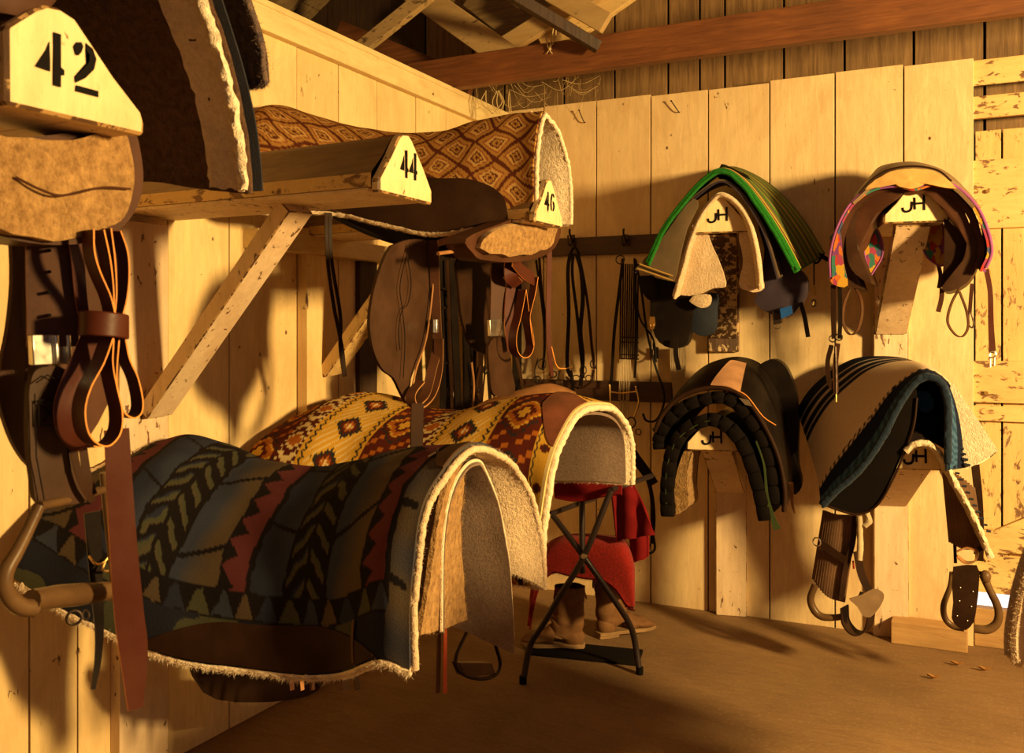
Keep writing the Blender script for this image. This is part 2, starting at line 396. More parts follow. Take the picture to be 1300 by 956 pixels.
# proud post, doorway-like dark boards near the corner of the left wall
g = G()
ya, yb = p(377, HYP, X=XW)[1], p(414, HYP, X=XW+.05)[1]
g.box((XW+.025, (ya+yb)/2, .9), (.025, 0, 0), (0, (yb-ya)/2, 0), (0, 0, .9)); struct(g, 'trim_2', M['paint'], smooth=False, bevel=.003)
g = G(); ya, yb = p(456, HYP, X=XW+.02)[1], p(478, HYP, X=XW+.02)[1]
g.box((XW+.012, (ya+yb)/2, .875), (.012, 0, 0), (0, (yb-ya)/2, 0), (0, 0, .875)); struct(g, 'trim_3', M['dark'], smooth=False, bevel=.002)
g = G(); g.box((XW+.035, 3.45, 1.735), (.035, 0, 0), (0, .86, 0), (0, 0, .035)); struct(g, 'trim_4', M['paintY'], smooth=False, bevel=.003)
# post behind brace 44
g = G(); ya, yb = p(152, HYP, X=XW+.04)[1], p(214, HYP, X=XW+.04)[1]
g.box((XW+.02, (ya+yb)/2, .87), (.02, 0, 0), (0, (yb-ya)/2, 0), (0, 0, .87)); struct(g, 'trim_5', M['brace'], smooth=False, bevel=.003)
# back wall: front panel of wide planks
xs = [XW]+[p(x, 200, Y=YB)[0] for x in (690, 757, 826, 899, 977, 1060, 1147, 1237)]
g = G(); planks(g, xs, -.01, 2.62, YB, 'x', gap=.007, zj=.01)
wb = struct(g, 'wall_back', M['paintback'], smooth=False, bevel=.002)
g = G(); g.box(((XW+xs[-1])/2, YB+.05, 1.3), ((xs[-1]-XW)/2, 0, 0), (0, .02, 0), (0, 0, 1.3)); g.build('wall_backing', M['dark'], wb, smooth=False)
# taller, older wall behind it
xo = [XW-.6]+[p(x, 100, Y=YB+.16)[0] for x in (600, 640, 716, 780, 848, 888, 920, 995, 1072, 1160, 1250, 1345)]+[1.2, 1.5]
g = G(); planks(g, xo, 2.3, 4.2, YB+.16, 'x', gap=.012); struct(g, 'wall_back_upper', M['grubby'], smooth=False, bevel=.002)
g = G(); g.box((-.5, YB+.24, 2.28), (2.6, 0, 0), (0, .02, 0), (0, 0, 1.98)); struct(g, 'wall_back_outer', M['dark'], smooth=False)
# right part: an old ledged door made of peeling boards, with two chinks of daylight
XD = xs[-1]
g = G(); wr = YB+.05
def zpx(y, x=1270, Y=wr): return float(p(x, y, Y=Y)[2])
pl_x = [XD+.0, XD+.11, XD+.32, XD+.62, XD+.95, XD+1.35]
for i, (a, b) in enumerate(zip(pl_x[:-1], pl_x[1:])):
    g.box(((a+b)/2, wr+.012, (.26+2.3)/2), ((b-a)/2-.004, 0, 0), (0, .011, 0), (0, 0, (2.3-.26)/2))
dr = struct(g, 'door_1', M['peelZ'], smooth=False, bevel=.002)
g = G()
for (y0, y1, dx, t) in ((75, 108, .0, .03), (122, 150, .0, .035), (203, 290, .0, .03), (458, 510, -.02, .03), (516, 534, -.02, .02), (672, 700, -.02, .03), (706, 752, -.01, .025)):
    z1, z0 = zpx(y0), zpx(y1); g.box((XD+.68+dx, wr-t/2-.001, (z0+z1)/2), (.70, 0, 0), (0, t/2, 0), (0, 0, (z1-z0)/2), 0, .002)
g.board(V(XD+.02, wr-.018, zpx(700)), V(XD+.9, wr-.018, zpx(560)), (0, 0, 1), .11, .03)
g.build('ledge_boards', M['peel'], dr, smooth=False, bevel=.003)
g = G()
for q in ((1238, 238), (1254, 243), (1232, 497), (1252, 499)):
    c = p(*q, Y=wr-.032); g.tube([c, c+V(0, -.012, 0)], .009, 0, 8)
g.build('bolt_heads', M['brass'], dr)
em = bpy.data.materials.new('daylight_sky'); em.use_nodes = True; eb = em.node_tree.nodes['Principled BSDF']; eb.inputs['Base Color'].default_value = (0, 0, 0, 1); eb.inputs['Emission Color'].default_value = (1, .92, .85, 1); eb.inputs['Emission Strength'].default_value = 1.6
g = G(); g.box((XD+.8, YB+.9, .4), (1.2, 0, 0), (0, .01, 0), (0, 0, .6)); struct(g, 'sky_outside', em, smooth=False)
g = G(); g.box((XD+.7, YB+.04, .085), (.70, 0, 0), (0, .03, 0), (0, 0, .085)); struct(g, 'baseboard_back', M['rawwood'], smooth=False, bevel=.004)
# shell out of frame: right wall with an open doorway, wall behind the camera
g = G(); planks(g, list(np.arange(-2.4, 1.3, .2)), 0, 2.9, -1.85, 'x'); struct(g, 'wall_front', M['dark'], smooth=False)
g = G(); g.box((1.9, YB+.02, 1.45), (.56, 0, 0), (0, .02, 0), (0, 0, 1.45)); g.build('wall_return', M['paint'], wb, smooth=False)
# room beyond the partition
g = G(); planks(g, list(np.arange(-1.9, 5.3, .24)), 0, 4.3, -4.3, 'y'); struct(g, 'wall_left_far', M['dark'], smooth=False)
g = G(); planks(g, list(np.arange(-4.4, XW-.55, .24)), 0, 4.2, YB+.16, 'x'); struct(g, 'wall_back_far', M['dark'], smooth=False)
# roof: sloping boards on rafters
RZ = lambda x: 3.05+(.62*(x+4.3) if x < -1.0 else .62*3.3-.62*(x+1.0))
g = G()
for side in (0, 1):
    x0, x1 = ((-4.4, -1.0) if side == 0 else (-1.0, .75)); n_ = (26, 13)[side]
    for i in range(n_):
        a = x0+(x1-x0)*i/n_; b = x0+(x1-x0)*(i+1)/n_-.012; za, zb = RZ(a), RZ(b)
        g.board(V((a+b)/2, -1.95, (za+zb)/2+.06), V((a+b)/2, 5.0, (za+zb)/2+.06), V(b-a, 0, zb-za), math.hypot(b-a, zb-za), .018, 0, .002)
struct(g, 'ceiling', M['roofb'], smooth=False)
g = G(); g.box((-1.9, 1.6, 5.3), (2.6, 0, 0), (0, 3.6, 0), (0, 0, .01)); g.build('roof_cover', M['dark'], bpy.data.objects['ceiling'], smooth=False)
g = G()
for y in np.arange(-1.5, 5.0, .75):
    g.board(V(-4.35, y, RZ(-4.35)), V(-1.0, y, RZ(-1.0)), (0, 0, 1), .11, .045); g.board(V(-1.0, y, RZ(-1.0)), V(.75, y, RZ(.75)), (0, 0, 1), .11, .045)
struct(g, 'rafters', M['rafter'], smooth=False, bevel=.003)
# the red-brown cross beam
YBM = 4.05
b0, b1 = p(560, 118, Y=YBM), p(1300, 10, Y=YBM); t0, t1 = p(560, 72, Y=YBM), p(1300, -34, Y=YBM)
zb, zt = (b0[2]+b1[2])/2, (t0[2]+t1[2])/2
g = G(); g.box((-.1, YBM+.03, (zb+zt)/2), (2.5, 0, 0), (0, .03, 0), (0, 0, (zt-zb)/2)); struct(g, 'beam_1', M['beam'], smooth=False, bevel=.004)
# flaking braces of the roof truss above the partition, at real depth
def truss(a, b, w, m, name='truss_board', dY=.04):
    g = G(); g.board(a, b, (0, 0, 1), w, dY); return struct(g, name, M[m], smooth=False, bevel=.003)
truss(p(448, 70, Y=3.75), p(545, -8, Y=3.75), .07, 'rafter'); truss(p(505, -26, Y=4.12), p(660, 84, Y=4.12), .13, 'rafter', dY=.05)
truss(p(560, -60, Y=3.6), p(760, 60, Y=4.0), .05, 'dark', dY=.05); truss(p(610, 78, Y=4.35), p(780, -26, Y=4.35), .10, 'rafter')
truss(p(700, -10, Y=4.2), p(770, 30, Y=4.2), .10, 'rafter'); truss(p(690, 60, Y=4.4), p(800, -20, Y=4.4), .16, 'peel')
truss(p(430, 40, Y=4.3), p(600, 110, Y=4.3), .12, 'beam')
truss(p(600, -8, Y=4.45), p(690, 60, Y=4.45), .16, 'roofb'); truss(p(640, -20, Y=4.5), p(730, 45, Y=4.5), .12, 'roofb'); truss(p(570, 8, Y=4.5), p(650, 70, Y=4.5), .09, 'roofb')
# ------------------------------------------------------------------ lettering
GL = {'J': [[(.0, .26), (.03, .08), (.16, .0), (.34, .06), (.42, .24), (.43, .62)]], 'H': [[(.56, .86), (.58, .12)], [(.45, .47), (1.0, .5)], [(1.0, 1.0), (1.02, .06)]]}
def glyph_strokes(g, strokes, o, u, w, wd, th):
    for s_ in strokes:
        pts = [o+u*a+w*b for a, b in s_]; n = nrm(np.cross(u, w))
        g.strap(pts, nrm(np.cross(n, pts[-1]-pts[0])) if len(pts) == 2 else [nrm(np.cross(n, (pts[min(i+1, len(pts)-1)]-pts[max(i-1, 0)]))) for i in range(len(pts))], wd, th, n=2 if len(pts) == 2 else None)
def stencil(g, ch, o, u, w, th):
    n = nrm(np.cross(u, w))*th
    def pl(pts): g.plate([o+u*a+w*b for a, b in pts], n)
    if ch == '4':
        pl([(.52, 0), (.74, 0), (.74, .22), (.84, .24), (.84, .34), (.74, .34), (.74, 1.), (.52, 1.)]); pl([(0, .26), (.42, .24), (.42, .42), (.40, .80), (.30, .62), (.08, .36)])
    if ch == '2':
        pl([(.12, .70), (.05, .84), (.15, .95), (.30, .98), (.36, .90), (.30, .78), (.20, .70)])
        pl([(.44, .99), (.66, .92), (.78, .74), (.70, .52), (.42, .30), (.12, .16), (.10, .28), (.34, .46), (.54, .64), (.56, .78), (.44, .86)]); pl([(.12, .0), (.84, .0), (.84, .12), (.14, .12)])
    if ch == '6':
        pl([(.30, .0), (.14, .08), (.06, .35), (.10, .70), (.22, .92), (.40, 1.), (.40, .86), (.28, .72), (.26, .40), (.30, .16)])
        pl([(.48, .0), (.68, .06), (.80, .28), (.72, .50), (.48, .58), (.48, .46), (.60, .40), (.62, .26), (.56, .14), (.48, .12)]); pl([(.50, 1.), (.70, .94), (.76, .80), (.62, .78), (.50, .86)])
# ------------------------------------------------------------------ saddle racks
def rack(label, tip, wall, side, hw, h, num=None, prof=None, jo=-.05, jb=.22, bmat=None, post=None, brace=None, group=None, side_mat='armside', b_mat='brace'):
    """tip/wall: bottom centre of the arm at its free end and at the wall; side: horizontal lateral vector (to the viewer's right on the end face)"""
    tip, wall, side = map(lambda q: np.asarray(q, float), (tip, wall, side)); side = nrm(side); up = V(0, 0, 1)
    out = nrm(tip-wall)
    r = thing('saddle_rack', label, 'saddle rack', V(wall[0], wall[1], 0) if post else wall, group)
    ap = [(-1, 0), (-1, .24), (-.62, .55), (-.28, .90), (-.12, .98), (.04, 1.0), (.2, .94), (.62, .55), (1, .24), (1, 0)]
    prof = prof or [(-1, -.08), (-1, .13), (-.62, .50), (-.28, .88), (-.12, .98), (.04, 1.0), (.2, .92), (.62, .50), (1, .13), (1, -.08)]
    P0 = [tip+side*hw*a+up*h*b for a, b in ap]
    g = G(); n_ = len(ap); L = [wall+side*hw*a+up*h*b for a, b in ap]; T = [q-out*.028 for q in P0]
    g.add(L+T, [(i, (i+1) % n_, n_+(i+1) % n_, n_+i) for i in range(n_-1)]+[tuple(range(n_))[::-1]], [2]+[0]*(n_-3)+[2, 0])
    g.add([L[0], L[-1], T[-1], T[0]], [(0, 1, 2, 3)], 1)
    g.build('arm', [M[side_mat], M[b_mat], M['peel']], r, smooth=False, bevel=.004)
    # two underside boards, slightly apart
    g = G()
    for k in (-.50, .5): g.board(wall+side*hw*k-up*.006, tip+side*hw*k-out*.03-up*.006, side, hw*.98, .010)
    g.build('underside_board', M['brace'], r, smooth=False, bevel=.003)
    g = G(); g.plate([tip-out*.028+side*hw*1.06*a+up*h*(b*1.04-.02)+V(*RNG.normal(0, .0012, 3)) for a, b in prof], out*.028)
    hd = g.build('end_face', M['head'], r, smooth=False, bevel=.0055, worn=M['edge'])
    g = G()
    if num:
        tx, ch, cw, step, a0, b0 = num
        for i, c in enumerate(tx): stencil(g, c, tip+side*(a0+i*step)+up*b0+out*.0015, side*cw, up*ch, .0012)
    else:
        for q in 'JH': glyph_strokes(g, GL[q], tip+side*jo+up*h*jb+out*.002, side*.078, up*.064, .0085, .002)
    g.build('painted_number' if num else 'painted_brand', M['ink'], hd, smooth=False)
    if post:
        g = G(); pc, pw, pz0, pz1, pt = post; g.box(V(pc[0], pc[1], (pz0+pz1)/2)+nrm(V(out[0], out[1], 0))*pt/2*0, V(side[0], side[1], 0)*pw/2, V(-side[1], side[0], 0)*pt/2, (0, 0, (pz1-pz0)/2), 0, .002); g.build('wall_post', M[b_mat], r, smooth=False, bevel=.003, worn=M['edge'])
    if brace:
        a, b, w, t = brace; g = G(); g.board(a, b, side, w, t, 0, .001); g.build('brace', M[b_mat], r, smooth=False, bevel=.0035, worn=M['edge'])
    return r
sY = V(0, 1, 0)
G_L = 'numbered saddle racks on the left wall'
rack('nearest saddle rack on left wall, cream end stencilled 42', (-1.29, 1.045, 1.752), (XW, 1.10, 1.765), sY, .122, .158, ('42', .083, .060, .064, -.083, .032), prof=[(-1, -.06), (-1.02, .62), (-.66, .88), (-.5, .95), (-.3, .97), (-.12, .93), (.03, .82), (.5, .46), (.96, .14), (1, .06), (1, -.06)], brace=(V(-1.75, 1.07, 1.74), V(XW+.03, 1.10, 1.2), .09, .04))
rack('empty saddle rack with long brace, end stencilled 44', (-1.30, 2.025, 1.755), (XW, 2.15, 1.775), sY, .122, .148, ('44', .070, .046, .042, -.034, .036), brace=(V(-1.70, 2.08, 1.75), V(XW+.05, 2.14, 1.15), .10, .05))
rack('far saddle rack stencilled 46 under the diamond patterned pad', (-1.26, 2.83, 1.765), (XW, 3.02, 1.775), sY, .105, .135, ('46', .060, .046, .046, -.046, .034), brace=(V(-1.80, 2.94, 1.76), V(XW+.05, 3.03, 1.24), .10, .05), b_mat='peelZ')
rack('lower saddle rack hidden inside the blue grey patterned pad', (-1.50, 2.20, .82), (XW, 2.20, .82), sY, .11, .14, None)
rack('lower saddle rack hidden inside the gold kilim pad', (-1.55, 3.0, .86), (XW, 3.0, .86), sY, .11, .14, None)
sk = nrm(V(.13, -.62, 0)); sX = nrm(V(.62, .13, 0))
def jh(label, tip, wallx, zb, posty, hw=.115, h=.135, brz=None, poz=None, bm='brace', jo=-.05, jb=.22):
    tip = V(tip[0], tip[1], zb); wall = V(wallx, YB-.001, zb)
    a = tip+(wall-tip)*.12-V(0, 0, .008); b = V(wallx, YB-.035, brz)
    return rack(label, tip, wall, sX, hw, h, None, post=(V(wallx, YB-.02), .15, poz[0], poz[1], .036), brace=(a, b, .135, .035), side_mat='paintX', b_mat=bm, jo=jo, jb=jb)
A1 = p(914, 291, Y=4.02); A2 = p(1163, 278, Y=4.02); A3 = p(907, 568, Y=4.02); A4 = p(1163, 592, Y=4.02)
jh('upper saddle rack with worn post behind green edged pad', A1, A1[0]-.13, A1[2], 0, brz=1.38, poz=(1.30, 2.0), h=.14, bm='worn')
jh('upper right saddle rack under the narrow English saddle', A2, A2[0]-.14, A2[2], 0, brz=1.40, poz=(1.02, 2.0))
jh('lower saddle rack under the black saddle with scalloped pads', A3, A3[0]-.07, A3[2], 0, brz=.62, poz=(-.0, 1.05), jb=.10)
jh('lower right saddle rack under the cream and navy knitted blanket', A4, A4[0]-.14, A4[2], 0, brz=.62, poz=(.0, 1.02), jo=-.044, jb=.07)
# ------------------------------------------------------------------ saddle pads and blankets
def drape(stations, nu=80, nh=40, pw=2.0, qw=1.6, fold=None):
    """stations along the arm: (left bottom, ridge, right bottom) 3D points -> grid of points over the ridge.
    pw/qw (or per-station pairs) shape each half: higher pw = rounder and fuller near the ridge"""
    S = np.array([[np.asarray(q, float) for q in s[:3]] for s in stations])
    K = np.array([(s[3] if len(s) > 3 else (pw, qw, pw, qw)) for s in stations])
    S = cr(S, nu); K = cr(K, nu); t = np.linspace(0, 1, nh)
    A = np.zeros((nu, 2*nh-1, 3))
    for i in range(nu):
        L, R, B = S[i]
        for side, E, j0 in ((0, L, nh-1), (1, B, nh-1)):
            a, b = K[i][side*2], K[i][side*2+1]
            g = 1-(1-t)**a; h = t**b; d = E-R; lat = V(d[0], d[1], 0); P_ = R+g[:, None]*lat+h[:, None]*V(0, 0, d[2])
            if side == 0: A[i, :nh] = P_[::-1]
            else: A[i, nh-1:] = P_
    if fold is not None: A = fold(A)
    return A
def offset(A, d):
    nn = np.cross(np.gradient(A, axis=0), np.gradient(A, axis=1)); nn /= np.linalg.norm(nn, axis=2)[:, :, None]+1e-12
    return A+nn*d
def ruffle(amp, f=9., seed=0., edge=False):
    def fn(A):
        nr, nc, _ = A.shape; nn = np.cross(np.gradient(A, axis=0), np.gradient(A, axis=1)); nn /= np.linalg.norm(nn, axis=2)[:, :, None]+1e-12
        for i in range(nr):
            for j in range(nc):
                k = abs(j-(nc-1)/2)/((nc-1)/2) if edge else 1.
                A[i, j] += nn[i, j]*amp*k*MN.noise(Vector(A[i, j]*f)+Vector((seed, 0, 0)))
        return A
    return fn
def edge_pts(A, sides='fblr'):
    out = []
    if 'f' in sides: out.append((A[0], A[0]-A[1]))
    if 'b' in sides: out.append((A[-1], A[-1]-A[-2]))
    if 'l' in sides: out.append((A[:, 0], A[:, 0]-A[:, 1]))
    if 'r' in sides: out.append((A[:, -1], A[:, -1]-A[:, -2]))
    return out
def pad(name, label, A, mat, th, lining=None, lt=.012, colfn=None, group=None, fuzz=0, fl=.011, rims='flr', rimmat=None, cat='saddle pad', fr=.0022):
    """outer cloth + inner fleece lining (+ wool tufts on the rims)"""
    c = A.reshape(-1, 3); loc = V(c[:, 0].mean(), c[:, 1].mean(), c[:, 2].min())
    r = thing(name, label, cat, loc, group)
    g = G(); g.grid(A, th, 0, 0, 0, colfn); g.build('woven_cover', mat, r)
    if lining:
        B = offset(A, th+.0005); g = G()
        # the lining stands a few millimetres proud of the cover all round
        def grow(B, d):
            B = B.copy(); B[0] += np.array([nrm(q) for q in (B[0]-B[2])])*d; B[:, 0] += np.array([nrm(q) for q in (B[:, 0]-B[:, 2])])*d; B[:, -1] += np.array([nrm(q) for q in (B[:, -1]-B[:, -3])])*d; return B
        B = grow(B, .006)
        B2 = B+RNG.normal(0, .00025, B.shape)
        g.grid(B2, lt, 0, 0, 0)
        if lt > .011: g.tube(list(offset(B2, lt*.5)[0][::2]+RNG.normal(0, .0009, B2[0][::2].shape)), lt*.60, 0, 10)
        Bm = offset(B, lt*.5)
        if fuzz:
            for P_, D in edge_pts(Bm, rims):
                Ln = np.linalg.norm(np.diff(P_, axis=0), axis=1).sum(); D = np.array([nrm(q) for q in D])
                g.tufts(P_, D, int(fuzz*Ln), fl, fr)
                for o_ in (-.35, .35):
                    Bo = offset(B, lt*(.5+o_)); k = edge_pts(Bo, rims)
                for o_ in (.15, .85):
                    E_ = [e for e in edge_pts(offset(B, lt*o_), rims)]
            for o_ in (.1, .9):
                for P_, D in edge_pts(offset(B, lt*o_), rims):
                    Ln = np.linalg.norm(np.diff(P_, axis=0), axis=1).sum(); D = np.array([nrm(q) for q in D])
                    g.tufts(P_, D, int(fuzz*Ln*.6), fl, fr, 0, .8)
        g.build('fleece_lining', lining, r)
    return r
tri = lambda x: abs((x % 1.)-.5)*2
def lerp(a, b, t): t = min(1, max(0, t)); return tuple(x*(1-t)+y*t for x, y in zip(a, b))
def hsh(i, j=0): return (math.sin(i*12.9898+j*78.233)*43758.5453) % 1.
NAVY = (.020, .025, .048); TANG = (.088, .062, .038); MAUV = (.105, .026, .032); BLK = (.008, .006, .007); ARW = (.060, .062, .036); BLUE = (.034, .042, .070)
def col_blue(s, t, dl, dr, se):
    low = min(dl, dr); n1 = MN.noise(Vector((s*9, t*9, 1.3))); n2 = MN.noise(Vector((s*26, t*26, 4.1)))
    so = s; s = s+.012*n1+.006*n2; w_ = t+.012*MN.noise(Vector((s*7, t*7, 8.)))
    if s < .07:
        c_ = lerp(BLUE, TANG, .5+n1)
        k = (w_/.19) % 1; return BLK if abs(k-.5) < .055+.04*(s-.03)*20*.3 and s > .015 else c_
    P_ = .445; x = (s-.07) % P_; it = math.floor((s-.07)/P_)
    if .115 < low < .185:
        k = math.floor(s/.062); f = (s/.062) % 1; hgt = (low-.115)/.07+.08*n2
        if hgt < .07 or hgt > .93: return BLK
        return (TANG, BLUE, ARW, NAVY)[k % 4] if abs(f-.5)*2 < 1-hgt*.9 else BLK
    if low <= .115: return lerp(NAVY, BLK, .5) if n1 < .25 else ARW
    # mauve stripe with jagged inner side
    zz = tri(w_/.07)
    if x < .016: return BLK
    if x < .050+.040*zz: return MAUV
    if x < .097: return BLK
    # tan oval panels breaking into blue, dark outlines slanting
    if x < .222:
        k = (w_+.5*(x-.09)+.11*it)/.26; f = abs((k % 1)-.5)
        if f > .47: return BLK
        return lerp(TANG, BLUE, (x-.13)/.07+.6*n1)
    if x < .235: return BLK
    if x < .345:
        y = (x-.235)/.11; f = (w_/.075+abs(y-.5)*1.9+.25*n2) % 1.
        if abs(y-.5) < .045: return BLK
        if f < .38: return lerp(ARW, TANG, .5 if f < .16 else 0)
        if f < .52 and y > .5: return NAVY
        return BLK
    if x < .355: return BLK
    k = (w_-.4*(x-.35)+.07)/.23; f = abs((k % 1)-.5)
    return BLK if f > .475 else lerp(BLUE, NAVY, (x-.36)/.07+n1)
def col_kilim(s, t, dl, dr, se):
    GOLD = (.66, .36, .04); BRN = (.095, .014, .007); CRM = (.74, .56, .26); GRY = (.022, .024, .024); ORG = (.42, .12, .014)
    if s < .075:     # gold border with dark crosses and a zigzag line
        f = (t/.135) % 1; a = abs(f-.5)*.135; b_ = abs(s-.034)
        if (a < .018 and b_ < .020) and not (a > .009 and b_ > .010): return BRN if a+b_ > .008 else GRY
        if abs(s-.062-.008*tri(t/.030)) < .003: return GRY
        return GOLD if s > .012 else CRM
    P_ = .46; x = (s-.075) % P_; band = math.floor((s-.075)/P_); st = lambda v, q=.011: math.floor(v/q)*q
    if x < .165:     # brown field, stepped orange lozenge with gold outlines
        f = ((t/.30+.15) % 1-.5)*.30; d = st(abs(f))*.75+st(abs(x-.082))
        if d < .018: return GOLD
        if d < .036: return BRN
        if d < .056: return ORG
        if d < .064: return GOLD
        if d < .080: return BRN
        if d < .090: return GRY
        return BRN if (math.floor(f/.022)+math.floor(x/.022)) % 5 else ORG
    if x < .20:
        y = x-.165; return GRY if abs(y-.010-.014*tri(t/.034)) < .0045 else GOLD
    if x < .345:     # gold field, serrated dark diamonds with cream eyes
        f = ((t/.185) % 1-.5)*.185; d = abs(f)*.8+abs(x-.272)+.012*tri(x/.014)
        if d < .018: return CRM
        if d < .030: return ORG
        if d < .060: return GRY if d > .044 else BRN
        k = math.floor((x+t*.5)/.006) % 4
        return GOLD if k else CRM
    if x < .38:
        y = x-.345; return GRY if abs(y-.010-.014*tri(t/.034+.5)) < .0045 else GOLD
    y = x-.38; f = ((t/.21+.5) % 1-.5)*.21; d = st(abs(f), .014)+st(abs(y-.04), .014)   # cream band with hooked key pattern
    if y < .010 or y > .070: return BRN if tri(t/.026) > .45 else CRM
    if d < .024: return ORG
    if d < .040: return CRM
    if d < .066: return BRN
    return CRM if d < .086 else BRN
def col_diamond(s, t, dl, dr, se):
    OC = (.36, .17, .038); LT = (.52, .29, .09); DK = (.085, .018, .007); MD = (.22, .06, .018)
    if min(dl, dr) < .012: return DK
    w_ = .010*math.sin(t*38+s*9); a = (s+w_)/.145; b_ = (t+.008*math.sin(s*50))/.12
    fa, fb = abs((a % 1)-.5), abs((b_ % 1)-.5); d = fa+fb
    if abs(d-.5) < .06: return DK
    e = d if d < .5 else 1-d
    if e < .06: return DK
    if e < .13: return OC
    if abs(e-.17) < .03: return DK
    if e < .28: return LT
    if abs(e-.31) < .022: return MD
    return OC
# --- blue-grey pad, nearest lower rack
XF = -1.18
SB = [(p(520, 850, X=XF), p(598, 563, X=XF), p(686, 742, X=XF), (3.2, 1.5, 2.2, 1.5)),
      (p(478, 838, X=-1.26), p(560, 566, Y=2.17), V(-1.28, 2.50, .70), (3., 1.5, 2.1, 1.5)),
      (p(420, 856, X=-1.42), p(492, 574, Y=2.17), V(-1.45, 2.50, .68), (2.8, 1.4, 1.9, 1.5)),
      (p(320, 850, X=-1.62), p(410, 592, Y=2.17), V(-1.7, 2.50, .68), (2.3, 1.4, 1.9, 1.5)),
      (p(205, 830, X=-1.84), p(318, 582, Y=2.17), V(-1.9, 2.50, .68), (2.0, 1.4, 1.9, 1.5)),
      (p(110, 788, X=-2.03), p(246, 554, Y=2.17), V(-2.1, 2.50, .68), (2.0, 1.5, 1.9, 1.5)),
      (p(18, 735, X=-2.24), p(172, 566, Y=2.2), V(-2.26, 2.6, .7), (2.2, 1.4, 2.4, 1.5))]
A = drape(SB, 330, 110, fold=ruffle(.010, 8., 2.))
A[:, :, 0] = np.maximum(A[:, :, 0], XW+.03)
pb = pad('saddle_pad', 'blue grey and mauve zigzag woven saddle pad with a long dark leather strip', A, M['attr'], .010, M['fl_cream'], .016, col_blue, fuzz=900, fl=.012)
g = G(); g.tube(list(offset(A, .012)[:, 0][::6]-V(0, 0, .006)), .013, 0, 8); g.tufts(A[:, 0]-V(0, 0, .01), np.tile(V(0, -.5, -.85), (len(A), 1)), 1600, .016); g.build('fleece_hem', M['fl_pale'], pb, noisy=.004, nfreq=60)
# wear leather along the near bottom, thumb-shaped ends
def on_sheet(A, uv, lift):
    nr, nc, _ = A.shape; nn = np.cross(np.gradient(A, axis=0), np.gradient(A, axis=1)); nn /= np.linalg.norm(nn, axis=2)[:, :, None]+1e-12
    u = np.clip(uv[..., 0], 0, 1)*(nr-1); v = np.clip(uv[..., 1], 0, 1)*(nc-1); i = np.minimum(u.astype(int), nr-2); j = np.minimum(v.astype(int), nc-2); a = (u-i)[..., None]; b = (v-j)[..., None]
    f = lambda Z: Z[i, j]*(1-a)*(1-b)+Z[i+1, j]*a*(1-b)+Z[i, j+1]*(1-a)*b+Z[i+1, j+1]*a*b
    return f(A)-f(nn)*lift
def patch(A, u0, u1, lo, hi, lift, nu=60, nv=10):
    """patch between curves lo(u) and hi(u) (cross fraction) on the sheet"""
    u = np.linspace(0, 1, nu)[:, None]*np.ones((1, nv)); w_ = np.linspace(0, 1, nv)[None, :]
    L_ = np.array([lo(k) for k in u[:, 0]])[:, None]; H_ = np.array([hi(k) for k in u[:, 0]])[:, None]
    return on_sheet(A, np.stack([u0+(u1-u0)*u, L_+(H_-L_)*w_], -1), lift)
g = G(); g.grid(patch(A, .17, .72, lambda k: .004, lambda k: .002+.088*min(1., (math.sin(math.pi*min(1, k*2.4)/2)) if k < .41 else math.sin(math.pi*min(1., (1-k)*3.)/2)), .004), .004)
g.build('wear_leather', M['lea_dark'], pb)
g = G(); g.grid(patch(A, .255, .262, lambda k: .01, lambda k: .085, .006, 4, 10), .003); g.build('leather_seam', M['lea_brown'], pb)
g = G(); g.grid(patch(A, .0, .14, lambda k: .405+.07*k*k, lambda k: .50-.06*k*k*k, .004, 20, 14), .004); g.build('wither_leather', M['lea_mid'], pb)
# grey felt under-pad, whose far side shows in the open end
SF = [(p(560, 802, X=-1.21), p(607, 583, X=-1.21), p(651, 825, X=-1.20), (3.4, 1.6, 1.9, 1.3)),
      (V(-1.42, 1.97, .70), V(-1.42, 2.18, 1.05), V(-1.42, 2.38, .56), (3., 1.6, 1.7, 1.3)),
      (V(-1.8, 1.96, .72), V(-1.8, 2.18, .98), V(-1.75, 2.36, .6), (3., 1.6, 1.7, 1.3)), (V(-2.2, 1.98, .75), V(-2.2, 2.2, .98), V(-2.2, 2.36, .65), (3., 1.6, 1.7, 1.3))]
A2_ = drape(SF, 60, 40, fold=ruffle(.012, 7., 5.))
pf = pad('felt_pad', 'grey brown felt pad showing inside the blue grey woven pad', A2_, M['fl_grey'], .008, M['fl_grey'], .006)
g = G(); g.tube(list(A2_[0][::4]), .0045, 0, 6); g.build('bound_edge', M['fl_pale'], pf)
# turned-in fleece flap of the woven pad at its near front corner
pt = [[p(534, 806, X=-1.20), p(560, 800, X=-1.22), p(593, 787, X=-1.25)], [p(546, 735, X=-1.20), p(566, 735, X=-1.22), p(588, 725, X=-1.25)],
      [p(556, 665, X=-1.20), p(572, 668, X=-1.22), p(585, 665, X=-1.25)], [p(566, 622, X=-1.20), p(578, 625, X=-1.22), p(589, 625, X=-1.24)], [p(577, 594, X=-1.20), p(583, 592, X=-1.21), p(588, 588, X=-1.22)]]
Z_ = cr(np.array(pt), 40); Z_ = np.stack([cr(Z_[i], 12) for i in range(40)])
g = G(); g.grid(Z_, .012); g.tufts(Z_[:, -1], np.tile(V(.3, .9, -.2), (40, 1)), 260, .008); g.tufts(Z_[0], np.tile(V(.2, 0, -1), (12, 1)), 60, .008)
g.build('fleece_flap', M['fl_gold'], pb, noisy=.003, nfreq=60)
